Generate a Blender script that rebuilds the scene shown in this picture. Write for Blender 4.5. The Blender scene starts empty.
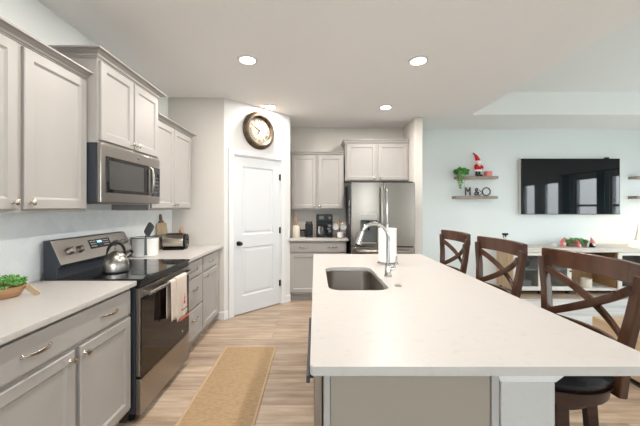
import bpy, bmesh, math, random
from mathutils import Vector, Matrix
random.seed(7)
S = bpy.context.scene
C = S.collection
PI = math.pi
FPX, CX, HY, EYE = 310.0, 315.0, 207.0, 1.38     # focal length in pixels, vanishing point, eye height

# ---------------------------------------------------------------- camera
cam = bpy.data.cameras.new('camera'); cam_o = bpy.data.objects.new('camera', cam); C.objects.link(cam_o)
cam_o.location = (0, 0, EYE); cam_o.rotation_euler = (PI/2, 0, 0)
cam.sensor_width = 36; cam.lens = 36*FPX/640
cam.shift_x = (320-CX)/640; cam.shift_y = -(213-HY)/640
cam.clip_start = 0.02; cam.clip_end = 200
S.camera = cam_o

# ---------------------------------------------------------------- exposure and world
S.view_settings.view_transform = 'Standard'; S.view_settings.look = 'None'
S.view_settings.gamma = 1; S.view_settings.use_curve_mapping = False
S.view_settings.exposure = 0.82
W = bpy.data.worlds.new('sky'); S.world = W; W.use_nodes = True
nt = W.node_tree; nt.nodes.clear()
out = nt.nodes.new('ShaderNodeOutputWorld'); bg = nt.nodes.new('ShaderNodeBackground')
tc = nt.nodes.new('ShaderNodeTexCoord'); sep = nt.nodes.new('ShaderNodeSeparateXYZ'); cr = nt.nodes.new('ShaderNodeValToRGB')
mr = nt.nodes.new('ShaderNodeMapRange'); mr.inputs[1].default_value = -1; mr.inputs[2].default_value = 1
nt.links.new(tc.outputs['Generated'], sep.inputs[0]); nt.links.new(sep.outputs[2], mr.inputs[0]); nt.links.new(mr.outputs[0], cr.inputs[0])
cr.color_ramp.elements[0].position = 0.40; cr.color_ramp.elements[0].color = (.62, .60, .56, 1)
cr.color_ramp.elements[1].position = 0.53; cr.color_ramp.elements[1].color = (.93, .97, 1.0, 1)
e = cr.color_ramp.elements.new(1.0); e.color = (.80, .90, 1.0, 1)
nt.links.new(cr.outputs[0], bg.inputs[0]); bg.inputs[1].default_value = 8.5
nt.links.new(bg.outputs[0], out.inputs[0])

WX, NY, PX, CEIL, YW = -1.80, 3.80, -1.115, 2.72, 5.36      # left wall, nook wall, pantry corner, ceiling, far wall
RX, FY = 6.30, -2.60                                       # right wall, wall behind the camera
TRAYX, TRAYY, TRAYZ = 2.275, 4.49, 3.05
def area(name, loc, rot, sx, sy, power=0, color=(1, 1, 1), portal=False, shape='RECTANGLE', spread=PI):
    l = bpy.data.lights.new(name, 'AREA'); l.shape = shape; l.size = sx; l.size_y = sy; l.energy = power; l.color = color
    l.spread = spread
    o = bpy.data.objects.new(name, l); C.objects.link(o); o.location = loc; o.rotation_euler = rot
    if portal: l.cycles.is_portal = True
    return o
# windows: (wall, a0, a1, z0, z1)
RIGHT_WIN = [(3.02, 3.74, .75, 2.08), (3.92, 4.75, .75, 2.08), (1.98, 2.55, .05, 2.06), (1.15, 1.68, .05, 2.06)]
ADDED_FRONT_WIN = [(-1.5, .7, 1.0, 2.2), (1.68, 2.08, .05, 2.2), (4.1, 5.8, .05, 2.3)]  # unseen windows added for soft frontal light; middle one shaped for the fridge reflection
for k, (a0, a1, z0, z1) in enumerate(RIGHT_WIN):
    area('daylight_portal', (RX+.16, (a0+a1)/2, (z0+z1)/2), (0, PI/2, 0), z1-z0, a1-a0, portal=True)
for k, (a0, a1, z0, z1) in enumerate(ADDED_FRONT_WIN):
    area('daylight_portal', ((a0+a1)/2, FY-.16, (z0+z1)/2), (PI/2, 0, 0), a1-a0, z1-z0, portal=True)

# ---------------------------------------------------------------- materials
def mat(name, col, rough=.5, metal=0, var=None, scale=8, stretch=(1, 1, 1), bump=0, bscale=60, bstretch=None, spec=.5, coat=0, emit=None, estr=0, trans=0, ior=1.45, aniso=0):
    m = bpy.data.materials.new(name); m.use_nodes = True; t = m.node_tree; p = t.nodes['Principled BSDF']
    p.inputs['Base Color'].default_value = (*col, 1); p.inputs['Roughness'].default_value = rough; p.inputs['Metallic'].default_value = metal
    p.inputs['Specular IOR Level'].default_value = spec; p.inputs['Coat Weight'].default_value = coat; p.inputs['Coat Roughness'].default_value = .08
    p.inputs['Transmission Weight'].default_value = trans; p.inputs['IOR'].default_value = ior; p.inputs['Anisotropic'].default_value = aniso
    if emit: p.inputs['Emission Color'].default_value = (*emit, 1); p.inputs['Emission Strength'].default_value = estr
    tcn = t.nodes.new('ShaderNodeTexCoord')
    if var:
        mp = t.nodes.new('ShaderNodeMapping'); mp.inputs['Scale'].default_value = stretch
        n = t.nodes.new('ShaderNodeTexNoise'); n.inputs['Scale'].default_value = scale; n.inputs['Detail'].default_value = 6
        r = t.nodes.new('ShaderNodeValToRGB'); r.color_ramp.elements[0].position = .35; r.color_ramp.elements[1].position = .65
        r.color_ramp.elements[0].color = (*var, 1); r.color_ramp.elements[1].color = (*col, 1)
        t.links.new(tcn.outputs['Object'], mp.inputs[0]); t.links.new(mp.outputs[0], n.inputs[0]); t.links.new(n.outputs[0], r.inputs[0]); t.links.new(r.outputs[0], p.inputs['Base Color'])
    if bump:
        mp2 = t.nodes.new('ShaderNodeMapping'); mp2.inputs['Scale'].default_value = bstretch or (1, 1, 1)
        n2 = t.nodes.new('ShaderNodeTexNoise'); n2.inputs['Scale'].default_value = bscale; n2.inputs['Detail'].default_value = 4
        b = t.nodes.new('ShaderNodeBump'); b.inputs['Strength'].default_value = bump; b.inputs['Distance'].default_value = .004
        t.links.new(tcn.outputs['Object'], mp2.inputs[0]); t.links.new(mp2.outputs[0], n2.inputs[0]); t.links.new(n2.outputs[0], b.inputs['Height']); t.links.new(b.outputs[0], p.inputs['Normal'])
    return m
M = {}
M['ceiling'] = mat('ceiling_paint', (.84, .825, .82), .9, bump=.35, bscale=45)
M['ceil_living'] = mat('ceiling_white_paint', (.80, .82, .81), .9, bump=.2, bscale=45)
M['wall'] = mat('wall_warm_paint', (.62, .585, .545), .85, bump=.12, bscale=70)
M['wall_living'] = mat('wall_cool_paint', (.72, .765, .765), .85, bump=.12, bscale=70)
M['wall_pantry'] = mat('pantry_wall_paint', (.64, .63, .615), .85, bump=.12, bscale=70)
M['wall_left'] = mat('wall_brightened_paint', (.84, .855, .84), .85, bump=.12, bscale=70)  # lighter copy for the left wall; its brightness is put into the colour
M['plaster'] = mat('textured_plaster', (.46, .445, .43), .9, bump=.8, bscale=170)
M['trim'] = mat('white_trim_paint', (.66, .665, .67), .45)
M['door'] = mat('white_door_paint', (.58, .59, .605), .4)
M['cab'] = mat('greige_cabinet_paint', (.35, .33, .312), .42, var=(.34, .32, .302), spec=.35, scale=3)
M['cab_in'] = mat('cabinet_shadow_board', (.30, .27, .24), .7)
M['island'] = mat('taupe_island_paint', (.27, .235, .195), .5)
M['steel'] = mat('brushed_steel', (.36, .335, .31), .28, 1, bump=.03, bscale=60, bstretch=(.3, .3, 12), aniso=.4)
M['steel_sink'] = mat('satin_sink_steel', (.36, .33, .30), .33, 1)
M['fridge'] = mat('stainless_fridge_steel', (.35, .315, .285), .2, 1, bump=.02, bscale=4, bstretch=(4, 1, .2))
M['chrome'] = mat('polished_chrome', (.62, .61, .60), .08, 1)
M['nickel'] = mat('satin_nickel', (.62, .56, .49), .22, 1)
M['black_gloss'] = mat('black_ceramic_glass', (.010, .010, .011), .04, spec=.5)
M['black'] = mat('black_plastic', (.007, .007, .008), .35, spec=.3)
M['dark_metal'] = mat('dark_enamel_side', (.03, .035, .045), .4)
M['oven_glass'] = mat('smoked_oven_glass', (.012, .008, .007), .06, spec=.45)
M['mw_glass'] = mat('smoked_microwave_glass', (.05, .05, .05), .1, spec=.7)
M['walnut'] = mat('walnut_stained_wood', (.075, .031, .016), .25, var=(.038, .015, .008), scale=5, stretch=(3, 3, .6), spec=.35, coat=.12)
M['leather'] = mat('black_leather', (.012, .013, .016), .24, bump=.15, bscale=120)
M['leatherwood'] = mat('dark_espresso_wood', (.05, .022, .014), .3, var=(.025, .01, .006), scale=6, stretch=(1, 1, 4))
M['oak'] = mat('pale_oak', (.56, .42, .28), .5, var=(.44, .31, .19), scale=3, stretch=(12, 12, 1))
M['oak_shelf'] = mat('weathered_grey_oak', (.36, .29, .24), .6, var=(.25, .20, .165), scale=5, stretch=(2, 14, 14))
M['console'] = mat('cream_console_paint', (.68, .64, .58), .5, var=(.64, .60, .54), scale=5)
M['console_top'] = mat('grey_washed_console_top', (.62, .57, .51), .5, var=(.54, .49, .43), scale=4, stretch=(1, 10, 10))
M['console_in'] = mat('brown_plank_interior', (.33, .19, .085), .55, var=(.22, .12, .05), scale=2.2, stretch=(16, 1, .6))
M['clear'] = None
M['leaf'] = mat('green_leaf', (.11, .40, .06), .5, var=(.05, .24, .03), scale=25)
M['leaf_pale'] = mat('pale_green_leaf', (.17, .38, .10), .5, var=(.07, .22, .04), scale=25)
M['bowl'] = mat('turned_wood_bowl', (.48, .28, .15), .5, var=(.36, .19, .09), scale=12, stretch=(1, 1, 6))
M['wood'] = mat('light_maple_wood', (.50, .38, .25), .5, var=(.43, .31, .19), scale=8, stretch=(1, 1, .3))
M['wood_dark'] = mat('grey_brown_wood', (.20, .155, .12), .55, var=(.14, .10, .075), scale=8, stretch=(1, 1, .3))
M['ceramic'] = mat('white_ceramic', (.78, .77, .75), .25)
M['cream'] = mat('cream_ceramic', (.66, .59, .49), .4)
M['slate'] = mat('grey_silicone', (.085, .092, .096), .5)
M['bronze'] = mat('aged_bronze', (.13, .095, .065), .35, .7, var=(.06, .042, .03), scale=14)
M['clockface'] = mat('antique_clock_face', (.33, .30, .25), 1, var=(.28, .24, .18), scale=6, spec=0)
M['ink'] = mat('black_ink', (.02, .015, .012), 1, spec=0)
M['ringblack'] = mat('black_painted_metal', (.03, .018, .015), .5)
M['letter'] = mat('brown_wood_letter', (.16, .075, .05), .6)
M['paper'] = mat('white_paper', (.86, .85, .83), .85, bump=.2, bscale=90)
M['red'] = mat('red_felt', (.55, .012, .02), .8)
M['white_felt'] = mat('white_fur', (.80, .76, .74), .9, bump=.5, bscale=200)
M['pinkbox'] = mat('coral_paper', (.72, .24, .22), .7)
M['pink'] = mat('pink_felt', (.72, .16, .20), .8)
M['skin'] = mat('peach_felt', (.75, .45, .33), .8)
M['gold'] = mat('brushed_gold', (.72, .43, .16), .25, 1)
M['towel'] = mat('cream_cotton', (.60, .515, .45), .95, bump=.5, bscale=300)
M['hem'] = mat('orange_red_hem', (.55, .13, .08), .9)
M['jute'] = mat('woven_jute', (.37, .255, .145), .95, var=(.30, .205, .11), scale=30, stretch=(1, 2, 1), bump=.6, bscale=220)
M['jute_edge'] = mat('jute_border_tape', (.42, .30, .19), .9, bump=.3, bscale=220)
M['arearug'] = mat('grey_white_area_rug', (.72, .71, .69), .95, var=(.50, .50, .49), scale=2.6, stretch=(.5, 3, 1), bump=.5, bscale=150)
M['curtain'] = mat('pale_blue_curtain', (.20, .36, .44), .9)
M['tvside'] = mat('silver_bezel', (.62, .58, .53), .3, .4)
M['lamp_on'] = mat('lit_lamp_lens', (1, .97, .92), .5, emit=(1, .94, .86), estr=14)
M['warmglow'] = mat('lit_warm_glass', (1, .85, .5), .5, emit=(1, .68, .28), estr=2.2)
M['rug_wood'] = mat('light_table_oak', (.50, .37, .24), .5, var=(.38, .27, .165), scale=3, stretch=(10, 1, 10))
M['bounce_ground'] = mat('pale_bounce_ground', (.55, .52, .47), .9, var=(.48, .45, .40), scale=2)  # unseen ground, made pale to bounce daylight up onto the ceiling
M['siding'] = mat('neighbour_siding', (.55, .50, .45), .8)
M['roof'] = mat('neighbour_roof', (.17, .15, .15), .9)
M['flower'] = mat('red_berry', (.60, .04, .06), .5)
M['lightgrey'] = mat('light_grey_print', (.6, .6, .6), .5)
def screenmat():
    m = mat('television_screen', (.006, .007, .009), .03, spec=.5, ior=1.5, bump=.02, bscale=1.3)
    m.node_tree.nodes['Principled BSDF'].inputs['IOR'].default_value = 1.45
    return m
M['screen'] = screenmat()
def glassmat():
    m = bpy.data.materials.new('window_glass'); m.use_nodes = True; t = m.node_tree; t.nodes.clear()
    o = t.nodes.new('ShaderNodeOutputMaterial'); mx = t.nodes.new('ShaderNodeMixShader'); a = t.nodes.new('ShaderNodeBsdfTransparent'); g = t.nodes.new('ShaderNodeBsdfGlossy')
    g.inputs['Roughness'].default_value = .03; a.inputs[0].default_value = (.95, .97, .97, 1); mx.inputs[0].default_value = .08
    t.links.new(a.outputs[0], mx.inputs[1]); t.links.new(g.outputs[0], mx.inputs[2]); t.links.new(mx.outputs[0], o.inputs[0]); return m
M['clear'] = glassmat()
def quartz():
    m = mat('white_quartz', (.86, .79, .715), .34, spec=.32); t = m.node_tree; p = t.nodes['Principled BSDF']
    tcn = t.nodes.new('ShaderNodeTexCoord'); n = t.nodes.new('ShaderNodeTexNoise'); n.inputs['Scale'].default_value = 2.2; n.inputs['Detail'].default_value = 8; n.inputs['Distortion'].default_value = 1.6
    r = t.nodes.new('ShaderNodeValToRGB'); r.color_ramp.elements[0].position = .485; r.color_ramp.elements[0].color = (.455, .430, .405, 1)
    r.color_ramp.elements[1].position = .5; r.color_ramp.elements[1].color = (.44, .415, .395, 1)
    x = r.color_ramp.elements.new(.515); x.color = (.455, .430, .405, 1)
    n3 = t.nodes.new('ShaderNodeTexNoise'); n3.inputs['Scale'].default_value = 28; mx = t.nodes.new('ShaderNodeMixRGB'); mx.blend_type = 'MULTIPLY'; mx.inputs[0].default_value = .35
    r2 = t.nodes.new('ShaderNodeValToRGB'); r2.color_ramp.elements[0].position = .30; r2.color_ramp.elements[0].color = (.86, .83, .8, 1); r2.color_ramp.elements[1].position = .40
    t.links.new(tcn.outputs['Object'], n.inputs[0]); t.links.new(tcn.outputs['Object'], n3.inputs[0]); t.links.new(n.outputs[0], r.inputs[0]); t.links.new(n3.outputs[0], r2.inputs[0])
    t.links.new(r.outputs[0], mx.inputs[1]); t.links.new(r2.outputs[0], mx.inputs[2]); t.links.new(mx.outputs[0], p.inputs['Base Color']); return m
M['smoked'] = M['clear'].copy(); M['smoked'].name = 'tinted_cabinet_glass'
for n_ in M['smoked'].node_tree.nodes:
    if n_.type == 'BSDF_TRANSPARENT': n_.inputs[0].default_value = (.72, .73, .73, 1)
    if n_.type == 'MIX_SHADER': n_.inputs[0].default_value = .04
M['quartz'] = quartz()
def planks():
    m = mat('oak_plank_floor', (.5, .4, .3), .38, spec=.4); t = m.node_tree; p = t.nodes['Principled BSDF']; L = t.links.new
    g = t.nodes.new('ShaderNodeNewGeometry')
    br = t.nodes.new('ShaderNodeTexBrick'); br.offset = .37; br.inputs['Scale'].default_value = 1; br.inputs['Brick Width'].default_value = 1.22; br.inputs['Row Height'].default_value = .18
    br.inputs['Mortar Size'].default_value = .0018; br.inputs['Color1'].default_value = (0, 0, 0, 1); br.inputs['Color2'].default_value = (1, 1, 1, 1); br.inputs['Mortar'].default_value = (.5, .5, .5, 1)
    L(g.outputs['Position'], br.inputs[0])
    mp = t.nodes.new('ShaderNodeMapping'); mp.inputs['Scale'].default_value = (1.2, 11, 1); L(g.outputs['Position'], mp.inputs[0])
    add = t.nodes.new('ShaderNodeVectorMath'); add.operation = 'ADD'; L(mp.outputs[0], add.inputs[0])
    sc = t.nodes.new('ShaderNodeVectorMath'); sc.operation = 'SCALE'; sc.inputs['Scale'].default_value = 9; L(br.outputs['Color'], sc.inputs[0]); L(sc.outputs[0], add.inputs[1])
    n = t.nodes.new('ShaderNodeTexNoise'); n.inputs['Scale'].default_value = 1.7; n.inputs['Detail'].default_value = 7; n.inputs['Roughness'].default_value = .62; L(add.outputs[0], n.inputs[0])
    r = t.nodes.new('ShaderNodeValToRGB'); r.color_ramp.elements[0].position = .28; r.color_ramp.elements[0].color = (.22, .155, .105, 1)
    r.color_ramp.elements[1].position = .74; r.color_ramp.elements[1].color = (.52, .425, .335, 1); L(n.outputs[0], r.inputs[0])
    x = r.color_ramp.elements.new(.5); x.color = (.38, .29, .215, 1)
    r2 = t.nodes.new('ShaderNodeValToRGB'); r2.color_ramp.elements[0].color = (.84, .83, .82, 1); r2.color_ramp.elements[1].color = (1.13, 1.12, 1.1, 1); L(br.outputs['Color'], r2.inputs[0])
    mx = t.nodes.new('ShaderNodeMixRGB'); mx.blend_type = 'MULTIPLY'; mx.inputs[0].default_value = 1; L(r.outputs[0], mx.inputs[1]); L(r2.outputs[0], mx.inputs[2])
    mo = t.nodes.new('ShaderNodeMixRGB'); mo.inputs[2].default_value = (.20, .13, .08, 1); L(br.outputs['Fac'], mo.inputs[0]); L(mx.outputs[0], mo.inputs[1]); L(mo.outputs[0], p.inputs['Base Color'])
    return m
M['floor'] = planks()
def tiles(name, w, h, col, grout, rough=.25, axis='XZ', bump=.35, mort=.0022):
    m = mat(name, col, rough); t = m.node_tree; p = t.nodes['Principled BSDF']; L = t.links.new
    g = t.nodes.new('ShaderNodeNewGeometry'); s = t.nodes.new('ShaderNodeSeparateXYZ'); c = t.nodes.new('ShaderNodeCombineXYZ'); L(g.outputs['Position'], s.inputs[0])
    L(s.outputs[0 if axis == 'XZ' else 1], c.inputs[0]); L(s.outputs[2], c.inputs[1])
    if axis == 'YZd':
        rt = t.nodes.new('ShaderNodeVectorRotate'); rt.inputs['Angle'].default_value = PI/4; L(c.outputs[0], rt.inputs[0]); c = rt
    br = t.nodes.new('ShaderNodeTexBrick'); br.inputs['Scale'].default_value = 1; br.inputs['Brick Width'].default_value = w; br.inputs['Row Height'].default_value = h; br.inputs['Mortar Size'].default_value = mort
    if axis == 'YZd': br.offset = 0
    br.inputs['Mortar Smooth'].default_value = .3
    br.inputs['Color1'].default_value = (*col, 1); br.inputs['Color2'].default_value = (*[v*.93 for v in col], 1); br.inputs['Mortar'].default_value = (*grout, 1)
    L(c.outputs[0], br.inputs[0]); L(br.outputs['Color'], p.inputs['Base Color'])
    b = t.nodes.new('ShaderNodeBump'); b.invert = True; b.inputs['Strength'].default_value = bump; b.inputs['Distance'].default_value = .003; L(br.outputs['Fac'], b.inputs['Height']); L(b.outputs[0], p.inputs['Normal']); return m
M['tile_left'] = tiles('white_arabesque_tile', .085, .085, (.84, .87, .885), (.815, .845, .86), .25, 'YZd', .18)
M['tile_back'] = tiles('grey_stone_tile', .15, .05, (.72, .67, .61), (.82, .78, .72), .4, 'XZ')
M['jutefloor'] = M['jute']

# ---------------------------------------------------------------- mesh helpers
def bm_(): return bmesh.new()
def box(b, x0, x1, y0, y1, z0, z1, rot=None, about=None):
    r = bmesh.ops.create_cube(b, size=1); vs = r['verts']
    for v in vs: v.co = Vector(((x0+x1)/2+v.co.x*(x1-x0), (y0+y1)/2+v.co.y*(y1-y0), (z0+z1)/2+v.co.z*(z1-z0)))
    if rot is not None: bmesh.ops.rotate(b, verts=vs, cent=about or ((x0+x1)/2, (y0+y1)/2, (z0+z1)/2), matrix=rot)
    return vs
def cyl(b, p0, p1, r0, r1=None, seg=20):
    p0, p1 = Vector(p0), Vector(p1); r1 = r0 if r1 is None else r1; d = p1-p0
    q = Vector((0, 0, 1)).rotation_difference(d.normalized()).to_matrix().to_4x4()
    bmesh.ops.create_cone(b, cap_ends=True, segments=seg, radius1=r0, radius2=r1, depth=d.length, matrix=Matrix.Translation((p0+p1)/2) @ q)
def ball(b, c, r, sc=(1, 1, 1), seg=16):
    bmesh.ops.create_uvsphere(b, u_segments=seg, v_segments=max(8, seg//2+2), radius=r, matrix=Matrix.Translation(c) @ Matrix.Diagonal((*sc, 1)))
def lathe(b, prof, c=(0, 0, 0), seg=32, axis='Z'):
    rings = []
    for r, z in prof:
        ring = []
        for k in range(seg):
            a = 2*PI*k/seg; x, y = r*math.cos(a), r*math.sin(a)
            p = (x, y, z) if axis == 'Z' else (x, -z, y)          # axis 'Y': z runs toward -y
            ring.append(b.verts.new(Vector(p)+Vector(c)))
        rings.append(ring)
    for i in range(len(rings)-1):
        for k in range(seg):
            b.faces.new((rings[i][k], rings[i][(k+1) % seg], rings[i+1][(k+1) % seg], rings[i+1][k]))
    if prof[0] != prof[-1]:
        if prof[0][0] > 1e-5: b.faces.new(list(reversed(rings[0])))
        if prof[-1][0] > 1e-5: b.faces.new(rings[-1])
def tube(b, pts, r, seg=10, closed=False):
    pts = [Vector(p) for p in pts]; n = len(pts); rad = r if isinstance(r, (list, tuple)) else [r]*n
    rings = []; up = None
    for i, p in enumerate(pts):
        t = ((pts[(i+1) % n]-pts[i-1]) if closed else (pts[min(i+1, n-1)]-pts[max(i-1, 0)])).normalized()
        if up is None:
            up = Vector((0, 0, 1)) if abs(t.z) < .9 else Vector((1, 0, 0))
        s = t.cross(up).normalized(); u = s.cross(t).normalized(); up = u
        rings.append([b.verts.new(p+rad[i]*(s*math.cos(2*PI*k/seg)+u*math.sin(2*PI*k/seg))) for k in range(seg)])
    m = n if closed else n-1
    for i in range(m):
        for k in range(seg):
            b.faces.new((rings[i][k], rings[i][(k+1) % seg], rings[(i+1) % n][(k+1) % seg], rings[(i+1) % n][k]))
    if not closed: b.faces.new(list(reversed(rings[0]))); b.faces.new(rings[-1])
def bar(b, pts, wdir, w, t):
    """rectangular section swept along pts; wdir is the direction of the section's width w, t its thickness"""
    pts = [Vector(p) for p in pts]; n = len(pts); rings = []
    for i, p in enumerate(pts):
        tg = (pts[min(i+1, n-1)]-pts[max(i-1, 0)]).normalized(); wd = Vector(wdir[i] if isinstance(wdir, list) else wdir)
        wd = (wd-tg*wd.dot(tg)).normalized(); td = tg.cross(wd).normalized()
        ww = w[i] if isinstance(w, list) else w
        rings.append([b.verts.new(p+wd*a*ww/2+td*c*t/2) for a, c in ((-1, -1), (1, -1), (1, 1), (-1, 1))])
    for i in range(n-1):
        for k in range(4): b.faces.new((rings[i][k], rings[i][(k+1) % 4], rings[i+1][(k+1) % 4], rings[i+1][k]))
    b.faces.new(list(reversed(rings[0]))); b.faces.new(rings[-1])
def prism(b, pts, z0, z1, hole=None, tf=None):
    """polygon pts (x,y) raised from z0 to z1, with an optional hole"""
    def lay(z):
        vs = [b.verts.new((x, y, z)) for x, y in pts]; hs = [b.verts.new((x, y, z)) for x, y in hole] if hole else []
        if not hole: b.faces.new(vs); return vs, hs
        ed = [b.edges.new((vs[i], vs[(i+1) % len(vs)])) for i in range(len(vs))]+[b.edges.new((hs[i], hs[(i+1) % len(hs)])) for i in range(len(hs))]
        bmesh.ops.triangle_fill(b, use_beauty=True, use_dissolve=False, edges=ed); return vs, hs
    v0, h0 = lay(z0); v1, h1 = lay(z1)
    for a, c in ((v0, v1), (h0, h1)):
        for i in range(len(a)): b.faces.new((a[i], a[(i+1) % len(a)], c[(i+1) % len(a)], c[i]))
    if tf:
        for v in v0+h0+v1+h1: v.co = tf @ v.co
def rrect(x0, x1, y0, y1, r, n=6):
    pts = []
    for cx, cy, a in ((x1-r, y0+r, -PI/2), (x1-r, y1-r, 0), (x0+r, y1-r, PI/2), (x0+r, y0+r, PI)):
        for k in range(n+1): pts.append((cx+r*math.cos(a+PI/2*k/n), cy+r*math.sin(a+PI/2*k/n)))
    return pts
def panel(b, x0, x1, z0, z1, y, rings, t=.02):
    """front panel facing -y at y; rings = (inset, depth) steps from the outer edge inward"""
    loops = []
    for ins, d in [(0, t)]+rings:
        loops.append([b.verts.new(p) for p in ((x0+ins, y+d, z0+ins), (x1-ins, y+d, z0+ins), (x1-ins, y+d, z1-ins), (x0+ins, y+d, z1-ins))])
    for i in range(len(loops)-1):
        for k in range(4): b.faces.new((loops[i][k], loops[i][(k+1) % 4], loops[i+1][(k+1) % 4], loops[i+1][k]))
    b.faces.new(loops[-1]); b.faces.new(list(reversed(loops[0])))
SHAKER = [(0, .004), (.003, .001), (.004, 0), (.052, 0), (.056, .004), (.062, .009), (.064, .010)]
SLAB = [(0, .005), (.004, .001), (.012, 0)]
def sweep(b, path, prof, close=False):
    """mitred moulding: path of (x,y) points; prof of (out, z), out measured to the right of the path"""
    P = [Vector((x, y)) for x, y in path]; n = len(P); rows = []
    for i, p in enumerate(P):
        dirs = []
        if i > 0: dirs.append((P[i]-P[i-1]).normalized())
        if i < n-1: dirs.append((P[i+1]-P[i]).normalized())
        ns = [Vector((d.y, -d.x)) for d in dirs]; m = ns[0] if len(ns) == 1 else (ns[0]+ns[1])/(1+ns[0].dot(ns[1]))
        rows.append([b.verts.new((p.x+m.x*o, p.y+m.y*o, z)) for o, z in prof])
    k = len(prof)
    for i in range(n-1):
        for j in range(k): b.faces.new((rows[i][j], rows[i][(j+1) % k], rows[i+1][(j+1) % k], rows[i+1][j]))
    b.faces.new(rows[0]); b.faces.new(list(reversed(rows[-1])))
def obj(name, b, m, parent=None, bevel=0, smooth=False, loc=None, rot=None, seg=2, label=None):
    bmesh.ops.recalc_face_normals(b, faces=b.faces[:])
    me = bpy.data.meshes.new(name); b.to_mesh(me); b.free()
    o = bpy.data.objects.new(name, me); C.objects.link(o); me.materials.append(M[m] if isinstance(m, str) else m)
    if parent: o.parent = parent
    if loc: o.location = loc
    if rot: o.rotation_euler = rot
    if smooth:
        for p in me.polygons: p.use_smooth = True
        try: me.set_sharp_from_angle(angle=math.radians(38))
        except Exception: pass
    if bevel:
        md = o.modifiers.new('bevel', 'BEVEL'); md.width = bevel; md.segments = seg; md.limit_method = 'ANGLE'; md.angle_limit = math.radians(40)
    if label: o['label'] = label
    return o
def tag(o, label, cat, group=None, kind=None):
    o['label'] = label; o['category'] = cat
    if group: o['group'] = group
    if kind: o['kind'] = kind
    return o
def thing(name, label, cat, loc=(0, 0, 0), rz=0, group=None):
    o = bpy.data.objects.new(name, None); C.objects.link(o); o.location = loc; o.rotation_euler = (0, 0, rz); o.empty_display_size = .05
    return tag(o, label, cat, group)
def struct(name, b, m, bevel=0, parent=None, smooth=False):
    o = obj(name, b, m, parent, bevel, smooth)
    if not parent: o['kind'] = 'structure'
    return o
def dup(root, loc, rz=None, label=None, group=None):
    r = root.copy(); C.objects.link(r); r.location = loc
    if rz is not None: r.rotation_euler = (0, 0, rz)
    if label: r['label'] = label
    if group: r['group'] = group
    for ch in list(root.children):
        c = ch.copy(); C.objects.link(c); c.parent = r
        for g in list(ch.children):
            d = g.copy(); C.objects.link(d); d.parent = c
    return r
def bx(name, m, *a, parent=None, bevel=0, **k):
    b = bm_(); box(b, *a); return obj(name, b, m, parent, bevel, **k)
def sbox(name, m, *a, bevel=0):
    b = bm_(); box(b, *a); return struct(name, b, m, bevel)
def at(px, y, Y): return Vector(((px-CX)/FPX*Y, Y, EYE+(HY-y)/FPX*Y))

# ---------------------------------------------------------------- room shell
sbox('floor', 'floor', WX-.1, RX+.1, FY-.1, YW+.1, -.1, 0)
AX0, AX1, AY = -.385, 1.487, 5.24
PTH = 1.058                                                   # length of the 45 degree pantry wall
b = bm_(); box(b, WX-.12, WX, FY, YW+.1, 0, CEIL); struct('wall_left', b, 'wall_left')
sbox('wall_pantry_light_block', 'wall', WX, AX0-.10, AY, AY+.1, 0, CEIL)  # unseen wall added to stop outside light leaking under the pantry door
sbox('wall_nook', 'wall', WX, PX, NY, NY+.1, 0, CEIL)
D0, D1, DH = .123, .890, 2.045                                # pantry door opening along the wall
b = bm_(); T45 = Matrix.Translation((PX, NY, 0)) @ Matrix.Rotation(PI/4, 4, 'Z')
for a in ((0, D0, 0, .10, 0, CEIL), (D1, PTH, 0, .10, 0, CEIL), (D0, D1, 0, .10, DH, CEIL)):
    vs = box(b, *a)
    for v in vs: v.co = T45 @ v.co
# thin return closing the wedge at the outer corner
struct('wall_pantry', b, 'wall_pantry')
sbox('wall_alcove_left', 'wall', AX0-.10, AX0, 4.57, AY+.1, 0, CEIL)
sbox('wall_alcove_back', 'wall', AX0-.1, AX1+.02, AY, AY+.1, 0, CEIL)
sbox('wall_alcove_right', 'wall', AX1, AX1+.12, 4.63, YW+.1, 0, CEIL)
sbox('wall_back', 'wall_living', AX1+.12, RX+.12, YW, YW+.1, 0, CEIL)
def wall_with_holes(axis, pos0, pos1, a0, a1, holes, h=TRAYZ+.05):
    """boxes filling a wall except for the holes (a0,a1,z0,z1), all in one mesh"""
    b = bm_(); cuts = sorted(holes); prev = a0
    def add(p, q, z0, z1):
        if q-p < 1e-4 or z1-z0 < 1e-4: return
        if axis == 'X': box(b, pos0, pos1, p, q, z0, z1)
        else: box(b, p, q, pos0, pos1, z0, z1)
    for (p, q, z0, z1) in cuts:
        add(prev, p, 0, h); add(p, q, 0, z0); add(p, q, z1, h); prev = q
    add(prev, a1, 0, h); return b
struct('wall_right', wall_with_holes('X', RX, RX+.12, FY, YW+.1, RIGHT_WIN), 'wall_living')
struct('wall_front', wall_with_holes('Y', FY-.12, FY, WX-.12, RX+.12, ADDED_FRONT_WIN), 'wall_living')
# kitchen ceiling, living-room tray ceiling and its border
RYE = 4.56
b = bm_(); box(b, WX-.12, TRAYX, FY, RYE, CEIL, CEIL+.12); box(b, WX-.12, AX1+.12, RYE, YW+.1, CEIL, CEIL+.12); struct('ceiling', b, 'ceiling')
b = bm_(); box(b, TRAYX+.001, RX+.12, TRAYY, YW+.1, CEIL, CEIL+.11); box(b, AX1+.1205, TRAYX+.002, RYE+.001, YW+.1, CEIL, CEIL+.11)
box(b, TRAYX+.001, RX+.12, TRAYY, TRAYY+.02, CEIL+.1101, TRAYZ)
box(b, TRAYX-.02, TRAYX+.001, FY, TRAYY+.02, CEIL+.12, TRAYZ)
box(b, TRAYX-.02, RX+.12, FY-.12, TRAYY+.02, TRAYZ, TRAYZ+.1)
struct('ceiling_tray', b, 'ceil_living')
# backsplashes
sbox('trim_backsplash_left', 'tile_left', WX, WX+.045, -.2, NY, .9145, 1.352)
sbox('trim_backsplash_back', 'tile_back', AX0, .50, AY-.008, AY, .914, 1.342)
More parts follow.
